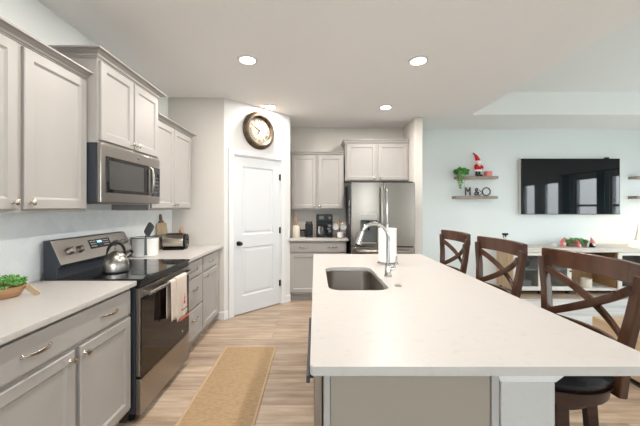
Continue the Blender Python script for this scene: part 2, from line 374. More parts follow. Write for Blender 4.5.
# windows
def window(n, wall, a0, a1, z0, z1, muntin=True):
    r = bpy.data.objects.new('window_%d' % n, None); C.objects.link(r); r['kind'] = 'structure'; r['label'] = 'white framed window'
    f = .05
    def q(p0, p1, y0, y1, c0, c1, bb):
        if wall == 'right': box(bb, RX+y0, RX+y1, p0, p1, c0, c1)
        else: box(bb, p0, p1, FY-y1, FY-y0, c0, c1)
    b = bm_(); q(a0, a0+f, .02, .1, z0, z1, b); q(a1-f, a1, .02, .1, z0, z1, b); q(a0+f, a1-f, .02, .1, z0, z0+f, b); q(a0+f, a1-f, .02, .1, z1-f, z1, b)
    if muntin: q(a0+f, a1-f, .03, .09, (z0+z1)/2-.025, (z0+z1)/2+.025, b)
    fr = obj('window_frame', b, 'trim', r)
    b = bm_(); q(a0+f, a1-f, .055, .06, z0+f, z1-f, b); obj('glass_pane', b, 'clear', fr)
    b = bm_(); q(a0-.06, a1+.06, -.03, .02, z0-.03, z0, b); obj('window_sill', b, 'trim', r)
n = 0
for (a0, a1, z0, z1) in RIGHT_WIN: n += 1; window(n, 'right', a0, a1, z0, z1, z0 > .5)
for (a0, a1, z0, z1) in ADDED_FRONT_WIN: n += 1; window(n, 'front', a0, a1, z0, z1, z0 > .5)  # added windows, unseen behind the camera
# baseboards
def bb(name, pts, h=.10, t=.014):
    b = bm_(); sweep(b, pts, [(0, 0), (t, 0), (t, h-.012), (t*.5, h), (0, h)]); return struct(name, b, 'trim')
c45 = math.sqrt(.5)
def w45(s, off=0): return (PX+s*c45+off*c45, NY+s*c45-off*c45)
bb('baseboard_pantry_left', [(PX-.06, NY), w45(0), w45(D0-.07)])
bb('baseboard_pantry_right', [w45(D1+.07), w45(PTH)])
bb('baseboard_alcove', [(AX1, 5.24), (AX1, 4.63), (AX1+.12, 4.63), (AX1+.12, YW)])
bb('baseboard_back', [(AX1+.12, YW), (RX, YW)])
# pantry door frame + slab, in wall coordinates
def place45(o): o.location = (PX, NY, 0); o.rotation_euler = (0, 0, PI/4); return o
b = bm_(); cw, ct = .065, .018
for x0, x1, z0, z1 in ((D0-cw, D0+.004, 0, DH-.004), (D1-.004, D1+cw, 0, DH-.004), (D0-cw, D1+cw, DH-.004, DH+cw)): box(b, x0, x1, -ct, 0, z0, z1)
box(b, D0, D0+.018, 0, .1, 0, DH); box(b, D1-.018, D1, 0, .1, 0, DH); box(b, D0+.018, D1-.018, 0, .1, DH-.018, DH)
o = struct('trim_pantry_door', b, 'trim', .004); place45(o)
dr = bpy.data.objects.new('door_1', None); C.objects.link(dr); dr['kind'] = 'structure'; dr['label'] = 'white two-panel pantry door'; place45(dr)
b = bm_(); x0, x1, z0, z1 = D0+.020, D1-.020, .012, DH-.021; y = .004
def frame_grid(b, xs, zs, holes, y, t):
    for i in range(len(xs)-1):
        for j in range(len(zs)-1):
            if (i, j) in holes: continue
            box(b, xs[i], xs[i+1], y, y+t, zs[j], zs[j+1])
sw = .115
for a in ((x0, x0+sw, z0, z1), (x1-sw, x1, z0, z1), (x0+sw, x1-sw, z0, z0+.22), (x0+sw, x1-sw, .86, 1.02), (x0+sw, x1-sw, z1-.12, z1)): box(b, a[0], a[1], y, y+.035, a[2], a[3])
for zz0, zz1 in ((z0+.22, .86), (1.02, z1-.12)):
    panel(b, x0+sw, x1-sw, zz0, zz1, y, [(0, .002), (.014, .011), (.03, .011), (.05, .005)], t=.03)
obj('door_panel', b, 'door', dr)
b = bm_(); kx, kz = x0+.06, .915
lathe(b, [(.030, 0), (.030, .006), (.012, .010), (.010, .034), (.020, .042), (.026, .055), (.022, .066), (0.0001, .070)], (kx, y, kz), 24, 'Y'); obj('door_knob', b, 'black', dr, smooth=True)
for kz in (1.80, 1.05, .30):
    b = bm_(); cyl(b, (x1+.004, -.004, kz-.045), (x1+.004, -.004, kz+.045), .007, seg=10); box(b, x1-.014, x1+.004, -.001, .003, kz-.042, kz+.042); obj('hinge', b, 'black', dr)
# recessed lights
lights = [(-.613, 2.816, 'front left'), (.945, 2.835, 'front right'), (-.60, 4.13, 'far left'), (.945, 4.15, 'far right')]
hidden_lights = [(-.613, 1.40), (.945, 1.40)]
lab = ['lit recessed ceiling light above the runner, nearest the microwave', 'lit recessed ceiling light high over the island, on the faucet side nearest the camera', 'lit recessed ceiling light just above the round wall clock', 'lit recessed ceiling light in front of the cabinet over the fridge']
protoL = None
for (x, yy, _), l in zip(lights, lab):
    if protoL is None:
        t = thing('recessed_light', l, 'ceiling light', (x, yy, CEIL), 0, 'recessed kitchen ceiling lights')
        b = bm_(); lathe(b, [(.068, -.001), (.068, -.010), (.090, -.006), (.094, 0), (.068, -.001)], seg=32); obj('trim_ring', b, 'trim', t, smooth=True)
        b = bm_(); lathe(b, [(.0001, -.009), (.067, -.009), (.067, -.003), (.0001, -.003)], seg=32); obj('lamp_lens', b, 'lamp_on', t)
        protoL = t
    else: dup(protoL, (x, yy, CEIL), label=l)
    lo = area('downlight', (x, yy, CEIL-.015), (0, 0, 0), .13, .13, 13, (1, .95, .89), shape='DISK')
for (x, yy) in hidden_lights:                                # unseen row continuing the grid toward the camera, added to brighten the kitchen
    dup(protoL, (x, yy, CEIL), label='unseen recessed ceiling light added above the frame', group='added ceiling lights above the frame')
    lo = area('downlight', (x, yy, CEIL-.015), (0, 0, 0), .13, .13, 13, (1, .95, .89), shape='DISK')

# ---------------------------------------------------------------- cabinets
def knob(parent, x, y, z, m='nickel'):
    b = bm_(); lathe(b, [(.009, 0), (.007, .004), (.005, .012), (.010, .018), (.0155, .022), (.0155, .027), (.010, .031), (.0001, .032)], (x, y, z), 20, 'Y'); return obj('knob', b, m, parent, smooth=True)
def pull(parent, x, y, z, L=.13, vertical=False):
    b = bm_(); pts = []
    for k in range(13):
        s = -1+2*k/12; o = .004+.026*(1-abs(s)**2.6); pts.append((x+s*L/2, y-o, z))
    bar(b, pts, (0, 0, 1), [.008+.008*(1-abs(-1+2*k/12)) for k in range(13)], .006)
    for s in (-1, 1): cyl(b, (x+s*L/2, y, z), (x+s*L/2, y-.008, z), .008, .006, 12)
    return obj('pull', b, 'nickel', parent, .0012, True)
def base_cab(label, loc, rz, w, layout, depth=.63, m='cab', group='greige base cabinets'):
    """local: x along the run, y=0 at the wall, front faces -y"""
    t = thing('base_cabinet', label, 'cabinet', loc, rz, group); g = .003; F = -depth
    b = bm_(); box(b, 0, w, F+.02, -.004, .10, .884); box(b, 0, w, F, F+.02, .10, .884); obj('carcass', b, m, t, .001)
    b = bm_(); box(b, 0, w, F+.07, F+.085, 0, .10); obj('toe_kick', b, m, t)
    for kind, x0, x1, z0, z1, hs in layout:
        b = bm_(); panel(b, x0, x1, z0, z1, F-.02, SLAB if kind == 'drawer' else SHAKER)
        d = obj(kind, b, m, t)
        for h in hs:
            if h[0] == 'pull': pull(d, h[1], F-.02, h[2])
            else: knob(d, h[1], F-.02, h[2])
    return t
def crown_prof(z0, z1, pr):
    h = z1-z0
    return [(0, z0), (.006, z0), (.008, z0+h*.12), (.016, z0+h*.2), (.020, z0+h*.42), (pr*.65, z0+h*.68), (pr*.80, z0+h*.74), (pr, z0+h*.80), (pr, z1), (0, z1)]
def wall_cab(label, loc, rz, w, z0, z1, doors, depth=.33, crown=None, group='greige wall cabinets', knobz=.035):
    t = thing('wall_cabinet', label, 'cabinet', loc, rz, group); F = -depth
    bx('carcass', 'cab', 0, w, F, 0, z0, z1, parent=t, bevel=.0015)
    for x0, x1, kx in doors:
        b = bm_(); panel(b, x0, x1, z0+.018, z1-.022, F-.02, SHAKER); d = obj('door', b, 'cab', t)
        knob(d, kx, F-.02, z0+.018+knobz)
    if crown:
        zt, left, right, pr = crown; path = []
        if left: path.append((0, 0))
        path += [(0, F), (w, F)]
        if right: path.append((w, 0))
        b = bm_(); sweep(b, path, crown_prof(z1-.012, zt, pr)); obj('crown_moulding', b, 'cab', t)
    return t
Q = PI/2
# left run, bases
y0, w = 1.052, .905
mid = w/2
base_cab('greige base cabinet beside the range with a wide drawer over two doors', (WX, y0, 0), Q, w,
    [('drawer', .02, w-.02, .715, .862, [('pull', w*.25, .79), ('pull', w*.75, .79)]),
     ('door', .02, mid-.016, .125, .695, [('knob', mid-.045, .655)]), ('door', mid+.016, w-.02, .125, .695, [('knob', mid+.045, .655)])])
w = .445
base_cab('narrow greige base cabinet with three stacked drawers, right of the range', (WX, 2.737, 0), Q, w,
    [('drawer', .012, w-.012, .715, .862, [('pull', w/2, .79)]), ('drawer', .012, w-.012, .425, .695, [('pull', w/2, .60)]), ('drawer', .012, w-.012, .125, .405, [('pull', w/2, .31)])])
w = NY-3.182-.001
base_cab('greige base cabinet with one drawer above one door, at the nook wall', (WX, 3.182, 0), Q, w,
    [('drawer', .012, w-.13, .715, .862, [('pull', (w-.12)/2, .79)]), ('door', .012, w-.13, .125, .695, [('pull', .09, .655)])])
# left uppers
w = .92; y0 = 1.072; mid = w/2
wall_cab('greige two-door wall cabinet nearest the camera, above the potted succulent', (WX, y0, 0), Q, w, 1.350, 2.205,
    [(.02, mid-.016, mid-.045), (mid+.016, w-.02, mid+.045)], .33, (2.237, True, True, .055))
w = .757; mid = w/2
wall_cab('raised deeper greige wall cabinet with two doors, directly above the microwave', (WX, 1.982, 0), Q, w, 1.795, 2.345,
    [(.015, mid-.006, mid-.035), (mid+.006, w-.015, mid+.035)], .405, (2.385, True, True, .06))
w = .915; mid = w/2
wall_cab('greige two-door wall cabinet between the microwave and the nook wall', (WX, 2.741, 0), Q, w, 1.350, 2.205,
    [(.015, mid-.004, mid-.035), (mid+.004, w-.015, mid+.035)], .33, (2.237, True, True, .055))
# alcove
w = .845; mid = w/2
base_cab('greige base cabinet under the coffee maker, with a two-handled drawer', (AX0+.001, AY, 0), 0, w,
    [('drawer', .015, w-.015, .715, .862, [('pull', w*.24, .79), ('pull', w*.76, .79)]),
     ('door', .015, mid-.006, .125, .695, [('knob', mid-.035, .655)]), ('door', mid+.006, w-.015, .125, .695, [('knob', mid+.035, .655)])], depth=.665)
w = .838; mid = w/2
wall_cab('greige two-door wall cabinet above the coffee maker', (AX0+.001, AY, 0), 0, w, 1.340, 2.215,
    [(.02, mid-.018, mid-.045), (mid+.018, w-.02, mid+.045)], .33, (2.25, False, False, .04))
w = 1.006; mid = w/2
wall_cab('short raised greige wall cabinet with two doors above the refrigerator', (.477, AY, 0), 0, w, 1.790, 2.395,
    [(.02, mid-.018, mid-.05), (mid+.018, w-.02, mid+.05)], .335, (2.44, True, False, .04))

# ---------------------------------------------------------------- countertops
def top(label, x0, x1, yy0, yy1, z0=.884, z1=.914):
    b = bm_(); box(b, x0, x1, yy0, yy1, z0, z1); return tag(obj('countertop', b, 'quartz', None, .004), label, 'countertop')
top('white quartz countertop on the wall cabinets in front of the range, near the camera', WX+.009, -1.125, -.2, 1.960)
top('white quartz countertop between the range and the nook wall, under the toaster', WX+.009, -1.125, 2.735, NY-.002)
top('white quartz countertop in the alcove under the coffee maker', AX0+.001, .490, 4.51, AY-.009)
# base cabinet below the part of the counter behind the frame edge
base_cab('greige base cabinet at the left edge of the photo, with two doors', (WX, .105, 0), Q, .92,
    [('drawer', .02, .90, .715, .862, [('pull', .23, .79), ('pull', .69, .79)]), ('door', .02, .444, .125, .695, [('knob', .415, .655)]), ('door', .476, .90, .125, .695, [('knob', .505, .655)])])
# island
IX0, IX1, IY0, IY1 = -.0146, 1.047, .905, 3.07
SX0, SX1, SY0, SY1 = .078, .425, 1.735, 2.40
def near_round(x0, x1, yy0, yy1, r=.016): return rrect(x0, x1, yy0, yy1, r, 4)
b = bm_(); prism(b, near_round(IX0, IX1, IY0, IY1), .886, .914, rrect(SX0, SX1, SY0, SY1, .075, 8))
tag(obj('island_countertop', b, 'quartz', None, .003), 'large white quartz island countertop with a sink cut into it', 'countertop')
t = thing('island_cabinet', 'taupe kitchen island base under the large quartz top', 'island', (0, 0, 0))
CX0, CX1, CY0, CY1 = .026, .535, .945, 3.03
b = bm_(); panel(b, CX0+.020, CX1, 0, .886, CY0, [(0, .002), (.002, 0)], t=.012); obj('end_panel', b, 'island', t)
bx('corner_stile', 'cab', CX0+.001, CX0+.0195, CY0-.006, CY0+.02, 0, .886, parent=t, bevel=.002); bx('corner_stile', 'cab', CX1+.001, CX1+.0235, CY0-.006, CY0+.02, 0, .886, parent=t, bevel=.002)
b = bm_(); box(b, CX0, CX0+.018, CY0+.02, CY1, .10, .885); box(b, CX0, CX1, CY1-.018, CY1, .10, .885); box(b, CX1-.018, CX1, CY0+.02, CY1-.02, 0, .885); box(b, CX0+.02, CX1-.02, CY0+.02, CY1-.02, .10, .118)
obj('carcass', b, 'island', t)
b = bm_(); box(b, CX0+.06, CX0+.075, CY0+.02, CY1-.05, 0, .10); obj('toe_kick', b, 'island', t)
def side_panel(name, yy0, yy1, z0, z1, rings, m, parent):
    # a front facing -x: built facing -y, then turned
    b = bm_(); panel(b, 0, yy1-yy0, z0, z1, -.02, rings)
    o = obj(name, b, m, parent); o.location = (CX0-.0005, yy1, 0); o.rotation_euler = (0, 0, -PI/2); return o
for (a, c, kn) in ((1.60, 2.05, .41), (2.06, 2.51, .04), (2.52, 3.01, .04)):
    d = side_panel('door', a, c, .125, .695, SHAKER, 'island', t); knob(d, kn, -.02, .655)
    side_panel('drawer', a, c, .715, .862, SLAB, 'island', t)
# drywall knee wall carrying the overhang
b = bm_(); box(b, .568, .735, .948, CY1, 0, .845); ob = obj('knee_wall', b, 'plaster', t, .004)
b = bm_(); lo_ = [b.verts.new(p) for p in ((.566, .946, .845), (.737, .946, .845), (.737, CY1+.001, .845), (.566, CY1+.001, .845))]
hi_ = [b.verts.new(p) for p in ((.550, .932, .886), (.760, .932, .886), (.760, CY1+.01, .886), (.550, CY1+.01, .886))]
md_ = [b.verts.new(p) for p in ((.554, .936, .868), (.752, .936, .868), (.752, CY1+.008, .868), (.554, CY1+.008, .868))]
b.faces.new(list(reversed(lo_))); b.faces.new(hi_)
for p_, q_ in ((lo_, md_), (md_, hi_)):
    for k in range(4): b.faces.new((p_[k], p_[(k+1) % 4], q_[(k+1) % 4], q_[k]))
obj('knee_wall_cap', b, 'trim', t, .002)
bx('baseboard', 'trim', .568, .749, .932, .948, 0, .1, parent=t, bevel=.003)
# dishwasher in the island near end
t = thing('dishwasher', 'dark dishwasher set in the near left side of the island', 'dishwasher', (CX0, 0, 0))
b = bm_(); box(b, -.030, -.002, .99, 1.585, .12, .862); obj('door', b, 'steel', t, .003)
b = bm_(); box(b, -.055, -.043, 1.02, 1.555, .80, .825)
for yy in (1.04, 1.53): box(b, -.044, -.030, yy, yy+.015, .805, .82)
obj('handle', b, 'dark_metal', t, .002)

# sink
t = thing('kitchen_sink', 'undermount stainless sink basin in the island countertop', 'sink', ((SX0+SX1)/2, (SY0+SY1)/2, .885))
b = bm_(); hw, hh = (SX1-SX0)/2, (SY1-SY0)/2; loops = []
for off, z, r in ((.012, -.001, .080), (0, -.001, .075), (0, -.15, .075), (-.012, -.185, .07), (-.04, -.20, .06), (-.10, -.205, .03)):
    loops.append([b.verts.new((x, yy, z)) for x, yy in rrect(-hw-off, hw+off, -hh-off, hh+off, r, 8)])
nn = len(loops[0])
for i in range(len(loops)-1):
    for k in range(nn): b.faces.new((loops[i][k], loops[i][(k+1) % nn], loops[i+1][(k+1) % nn], loops[i+1][k]))
b.faces.new(loops[-1]); o = obj('basin', b, 'steel_sink', t, smooth=True)
md = o.modifiers.new('solid', 'SOLIDIFY'); md.thickness = .0015; md.offset = -1
b = bm_(); lathe(b, [(.0001, -.2035), (.03, -.2035), (.045, -.201), (.045, -.2045), (.0001, -.2045)], seg=24); obj('drain', b, 'chrome', t, smooth=True)
# faucet
t = thing('kitchen_faucet', 'tall arched chrome pull-down faucet behind the sink', 'faucet', (.490, 2.08, .914))
b = bm_(); lathe(b, [(.028, 0), (.028, .006), (.022, .012), (.021, .075), (.016, .085), (.013, .095)], seg=28); obj('base', b, 'chrome', t, smooth=True)
pts = [(0, 0, .09), (0, 0, .18), (0, 0, .26)]
for k in range(1, 11):
    a = PI*k/10*.82; pts.append((-.092*(1-math.cos(a)), 0, .26+.095*math.sin(a)))
b = bm_(); tube(b, pts, .0115, 14); obj('spout', b, 'chrome', t, smooth=True)
b = bm_(); cyl(b, (-.170, 0, .305), (-.200, 0, .218), .0145, .020, 20); obj('spray_head', b, 'chrome', t, smooth=True)
b = bm_(); cyl(b, (-.2005, 0, .2165), (-.2035, 0, .208), .0195, .018, 20); obj('nozzle', b, 'black', t)
b = bm_(); cyl(b, (.018, 0, .05), (.040, 0, .055), .014, .013, 16); tube(b, [(.040, 0, .055), (.050, -.004, .085), (.056, -.008, .135)], [.009, .007, .0055], 10); obj('lever', b, 'chrome', t, smooth=True)
t = thing('counter_button', 'small round chrome disposal button in the island countertop beside the sink', 'button', ((398-CX)/FPX*1.83, 1.83, .914))
b = bm_(); lathe(b, [(.022, 0), (.022, .003), (.016, .006), (.014, .010), (.0001, .010)], seg=24); obj('button_cap', b, 'steel', t, smooth=True)
# paper towels
t = thing('paper_towel_holder', 'white paper towel roll on a chrome stand behind the faucet', 'paper towel holder', ((387.5-CX)/FPX*2.56, 2.56, .914))
b = bm_(); lathe(b, [(.085, 0), (.085, .006), (.08, .010), (.008, .012), (.006, .315), (.011, .322), (.0001, .333)], seg=32); obj('stand', b, 'chrome', t, smooth=True)
b = bm_(); lathe(b, [(.018, .018), (.073, .018), (.073, .290), (.018, .290), (.018, .018)], seg=40); obj('paper_roll', b, 'paper', t, smooth=True)
b = bm_(); tube(b, [(.078, 0, .008), (.083, 0, .05), (.080, 0, .06)], .003, 8); obj('arm', b, 'chrome', t, smooth=True)

# ---------------------------------------------------------------- range
RY0, RY1 = 1.966, 2.728; rw = RY1-RY0
t = thing('electric_range', 'stainless electric range with black glass cooktop in the left counter run', 'oven', (WX, RY0, 0), Q)
F = -.688
b = bm_(); box(b, .003, rw-.003, F+.03, -.075, .06, .905); obj('body', b, 'dark_metal', t, .003)
for x in (.05, rw-.05):
    for yy in (F+.08, -.08): b = bm_(); cyl(b, (x, yy, 0), (x, yy, .06), .018, seg=12); obj('foot', b, 'black', t)
b = bm_(); box(b, 0, rw, F-.012, -.16, .905, .922); obj('cooktop', b, 'black_gloss', t, .004)
for (x, yy, r) in ((.2, -.50, .10), (.56, -.50, .115), (.2, -.24, .085), (.56, -.24, .085)):
    b = bm_(); lathe(b, [(r-.0015, .9221), (r, .9221), (r, .9224), (r-.0015, .9224), (r-.0015, .9221)], (x, yy, 0), 48); obj('burner_ring', b, 'slate', t)
# backguard: a leaning control panel over a black recess
b = bm_(); Xs = [(-.075, .905), (-.075, 1.165), (-.110, 1.165), (-.120, 1.160), (-.188, 1.010), (-.182, .998), (-.165, .985), (-.160, .923), (-.160, .905)]
prof = [(yy, z) for yy, z in Xs]
va = [b.verts.new((0, yy, z)) for yy, z in prof]; vb = [b.verts.new((rw, yy, z)) for yy, z in prof]
b.faces.new(va); b.faces.new(list(reversed(vb)))
for i in range(len(prof)): b.faces.new((va[i], va[(i+1) % len(prof)], vb[(i+1) % len(prof)], vb[i]))
bg_ = obj('backguard', b, 'dark_metal', t, .003)
d = Vector((0, -.068, -.150)).normalized(); nrm = Vector((0, -.150, .068)).normalized()
def onpanel(x, s, o=0):                                       # s = distance down the sloped face from its top edge
    return Vector((x, -.120, 1.160))+d*s+nrm*o
b = bm_()
def pplate(b, x0, x1, s0, s1, o0, o1):
    v = [b.verts.new(onpanel(x, s, o)) for o in (o0, o1) for x, s in ((x0, s0), (x1, s0), (x1, s1), (x0, s1))]
    for f in ((0, 1, 2, 3), (4, 5, 6, 7), (0, 1, 5, 4), (1, 2, 6, 5), (2, 3, 7, 6), (3, 0, 4, 7)): b.faces.new([v[i] for i in f])
pplate(b, .0, rw, .0, .165, .0005, .004); obj('control_panel', b, 'steel', bg_, .001)
b = bm_(); pplate(b, .30, .53, .028, .098, .0045, .006); disp = obj('display', b, 'black_gloss', bg_)
b = bm_(); pplate(b, .385, .435, .04, .058, .0065, .0072); obj('clock_readout', b, mat('blue_digits', (.3, .5, .7), .4, emit=(.4, .7, .9), estr=.6), bg_)
for xb in (.315, .45):
    b = bm_()
    for i in range(4):
        for j in range(3): pplate(b, xb+i*.016, xb+.008+i*.016, .04+j*.018, .046+j*.018, .0065, .0070)
    obj('button_marks', b, 'lightgrey', bg_)
for x in (.105, .195, .575, .635, .70):
    c = onpanel(x, .085, .004); r = .026 if x < .3 else .022
    b = bm_(); q = Vector((0, 0, 1)).rotation_difference(nrm).to_matrix().to_4x4()
    lathe(b, [(r, 0), (r, .006), (r*.85, .010), (r*.80, .030), (r*.7, .034), (.0001, .034)], seg=24)
    box(b, -r*.2, r*.2, -r*.82, r*.82, .03, .040)
    b.transform(Matrix.Translation(c) @ q); obj('control_knob', b, 'steel', bg_, .001, True)
# oven door, handle, drawer
b = bm_(); box(b, .006, rw-.006, F, F+.03, .295, .862); od = obj('oven_door', b, 'steel', t, .004)
b = bm_(); box(b, .008, rw-.008, F-.006, F, .290, .800); obj('door_glass', b, 'oven_glass', od, .002)
b = bm_(); box(b, .0, rw, F, F+.03, .867, .905); obj('front_rail', b, 'black_gloss', t, .003)
b = bm_(); tube(b, [(.03, F-.048, .825), (rw-.03, F-.048, .825)], .0125, 14)
for x in (.045, rw-.045): box(b, x-.012, x+.012, F-.048, F, .815, .838)
obj('oven_handle', b, 'steel', od, .002, True)
b = bm_(); lathe(b, [(.0001, .0075), (.010, .0075), (.010, .006), (.0001, .006)], (.62, F, .345), 16, 'Y'); obj('badge', b, 'steel', od)
b = bm_(); box(b, .006, rw-.006, F-.004, F+.03, .055, .283); obj('storage_drawer', b, 'steel', t, .004)

# towel over the oven handle
t = thing('dish_towel', 'cream dish towel with red embroidery draped over the oven handle', 'towel', (WX, RY0, 0), Q)
def cloth(x0, x1, top_z, zf, zb, yc, amp, n=26):
    """draped over the bar at (yc, top_z)"""
    b = bm_(); rows = []; prof = []
    for k in range(9): prof.append((yc+.017, zb+(top_z-zb)*k/9))
    for k in range(7): a = PI*k/6; prof.append((yc+.017*math.cos(a), top_z+.017*math.sin(a)))
    for k in range(1, 15): prof.append((yc-.017, top_z-(top_z-zf)*k/14))
    for j, (yy, z) in enumerate(prof):
        row = []; f = max(0, (top_z-z))/(top_z-zf)
        for i in range(n+1):
            s = i/n; xx = x0+(x1-x0)*(s*(1+.10*f)-.05*f)
            wv = amp*f*math.sin(s*PI*3.4+.6)*(1 if yy < yc else .12)
            row.append(b.verts.new((xx, yy-(abs(wv)+wv)*.5 if yy < yc else yy+min(0, wv), z+(.006*math.sin(s*9) if j == len(prof)-1 else 0))))
        rows.append(row)
    for j in range(len(rows)-1):
        for i in range(n): b.faces.new((rows[j][i], rows[j][i+1], rows[j+1][i+1], rows[j+1][i]))
    return b
HB = F-.048
b = cloth(.29, .40, .825, .545, .565, HB, .010); o = obj('back_layer', b, 'towel', t, smooth=True); md = o.modifiers.new('s', 'SOLIDIFY'); md.thickness = .003
b = cloth(.37, .555, .832, .515, .60, HB-.004, .014); o = obj('front_layer', b, 'towel', t, smooth=True); md = o.modifiers.new('s', 'SOLIDIFY'); md.thickness = .003
b = bm_(); yy = HB-.041
bar(b, [(.385, yy, .520), (.548, yy, .515)], (0, 0, 1), .014, .003); obj('hem', b, 'hem', t)
# embroidered red ornament with a stitched scrawl
b = bm_(); yy = HB-.040
cyl(b, (.47, yy, .635), (.47, yy+.002, .635), .013, seg=10); bar(b, [(.47, yy, .648), (.472, yy, .70)], (1, 0, 0), .003, .002); bar(b, [(.455, yy, .66), (.485, yy, .672)], (0, 0, 1), .004, .002)
obj('embroidery', b, 'red', t)
b = bm_(); pts = [(.415+.012*k+.004*math.sin(k*2), yy, .585+.007*math.sin(k*2.3)) for k in range(11)]
tube(b, pts, .0018, 6); obj('stitched_scrawl', b, 'ink', t)

# ---------------------------------------------------------------- microwave
MY0 = 1.984; mw = .753
t = thing('microwave', 'stainless over-the-range microwave under the raised cabinet', 'microwave', (WX, MY0, 0), Q)
MF = -.405
bx('body', 'dark_metal', 0, mw, MF, -.001, 1.408, 1.794, parent=t, bevel=.002)
b = bm_(); box(b, 0, mw, MF-.025, MF-.001, 1.411, 1.793); fr = obj('front_frame', b, 'steel', t, .003)
b = bm_(); box(b, .045, .565, MF-.0285, MF-.026, 1.475, 1.715); g_ = obj('door_glass', b, 'black_gloss', fr, .002)
b = bm_(); box(b, .075, .49, MF-.030, MF-.029, 1.498, 1.690); obj('window_mesh', b, 'mw_glass', fr)
b = bm_(); box(b, .60, mw-.006, MF-.0285, MF-.026, 1.470, 1.715); obj('control_panel', b, 'black_gloss', fr, .002)
b = bm_(); tube(b, [(.585, MF-.024, 1.482), (.585, MF-.050, 1.50), (.585, MF-.058, 1.595), (.585, MF-.050, 1.69), (.585, MF-.024, 1.708)], .010, 12); obj('handle', b, 'steel', fr, smooth=True)
b = bm_(); lathe(b, [(.0001, .0275), (.011, .0275), (.011, .024), (.0001, .024)], (.42, MF, 1.752), 16, 'Y'); obj('badge', b, 'nickel', fr)
b = bm_()
for i in range(3):
    for j in range(5): box(b, .625+i*.035, .647+i*.035, MF-.0292, MF-.0285, 1.50+j*.03, 1.512+j*.03)
obj('button_marks', b, 'slate', fr)
b = bm_(); box(b, .06, mw-.06, -.36, -.10, 1.4, 1.408); obj('vent_grille', b, 'steel', t)

# ---------------------------------------------------------------- kettle
t = thing('tea_kettle', 'round stainless tea kettle with a black arched handle on the cooktop', 'kettle', (-1.405, 2.19, .9225), math.radians(35))
b = bm_(); lathe(b, [(.0001, 0), (.072, 0), (.080, .006), (.082, .02), (.080, .055), (.071, .09), (.055, .118), (.040, .133), (.030, .138), (.0001, .139)], seg=40); obj('body', b, 'steel', t, smooth=True)
b = bm_(); lathe(b, [(.034, .132), (.034, .137), (.025, .146), (.008, .150), (.006, .158), (.011, .164), (.009, .172), (.0001, .174)], seg=24); lid = obj('lid', b, 'steel', t, smooth=True)
b = bm_(); pts = [(.056*math.cos(a), 0, .112+.095*math.sin(a)) for a in [math.radians(8+164*k/16) for k in range(17)]]
tube(b, pts, [.006 if k in (0, 1, 15, 16) else .0095 for k in range(17)], 12); obj('handle', b, 'black', t, smooth=True)
b = bm_(); tube(b, [(.055, 0, .095), (.078, 0, .118), (.092, 0, .132)], [.018, .013, .011], 14); obj('spout', b, 'steel', t, smooth=True)
b = bm_(); cyl(b, (.090, 0, .130), (.100, 0, .142), .013, .011, 14); obj('whistle_cap', b, 'black', t)

# utensil crock
t = thing('utensil_crock', 'white ceramic utensil pot with a black clip, on the counter right of the kettle', 'utensil holder', (-1.625, 2.97, .914))
b = bm_(); lathe(b, [(.0001, 0), (.105, 0), (.112, .008), (.115, .165), (.118, .172), (.110, .172), (.106, .012), (.0001, .010)], seg=40); obj('pot', b, 'ceramic', t, smooth=True)
b = bm_(); lathe(b, [(.1105, .1725), (.118, .1725), (.118, .178), (.1105, .178), (.1105, .1725)], seg=40); obj('rim', b, 'slate', t)
b = bm_(); a = -1.05; cxx, cyy = .125*math.cos(a), .125*math.sin(a)
bar(b, [(cxx, cyy, .175), (cxx, cyy, .05), (cxx, cyy, .02)], (math.cos(a+PI/2), math.sin(a+PI/2), 0), [.020, .022, .028], .008); obj('clip', b, 'slate', t, .003)
t2 = thing('spatula', 'grey silicone spatula standing in the white utensil pot', 'utensil', (-1.625, 2.97, .93), -.35)
b = bm_(); tube(b, [(-.03, .0, 0), (.0, -.0, .14), (.012, 0, .20)], .006, 10); obj('handle', b, 'slate', t2, smooth=True)
b = bm_(); prism(b, rrect(-.042, .042, 0, .13, .024, 5), -.004, .004, tf=Matrix.Translation((.010, 0, .185)) @ Matrix.Rotation(.62, 4, 'Y') @ Matrix.Rotation(PI/2, 4, 'X')); obj('blade', b, 'slate', t2, .002)
t2 = thing('ladle', 'black-handled ladle resting across the rim of the white utensil pot', 'utensil', (-1.625, 2.97, 1.098), .1)
b = bm_(); tube(b, [(.02, -.04, .0), (.10, -.03, .006), (.16, -.03, .012)], .005, 10); obj('handle', b, 'slate', t2, smooth=True)
b = bm_(); ball(b, (.165, -.03, .014), .018, (1.3, 1, .45)); obj('bowl', b, 'slate', t2, smooth=True)
# cutting board leaning on the backsplash
t = thing('cutting_board', 'pale wooden cutting board with grey handle leaning on the backsplash behind the toaster', 'cutting board', (WX+.095, 3.40, .914), Q)
lean = Matrix.Translation((0, 0, 0)) @ Matrix.Rotation(-math.radians(7), 4, 'X') @ Matrix.Rotation(PI/2, 4, 'X')
b = bm_(); prism(b, rrect(.0, .215, .0, .285, .02, 5), -.010, .010, tf=Matrix.Translation((0, 0, .003)) @ lean); obj('board', b, 'wood', t, .003)
b = bm_(); prism(b, [(.05, .286), (.165, .286), (.150, .305), (.128, .315), (.127, .37), (.118, .385), (.098, .385), (.088, .37), (.087, .315), (.065, .305)], -.010, .010, tf=Matrix.Translation((0, 0, .003)) @ lean); obj('handle', b, 'wood_dark', t, .003)
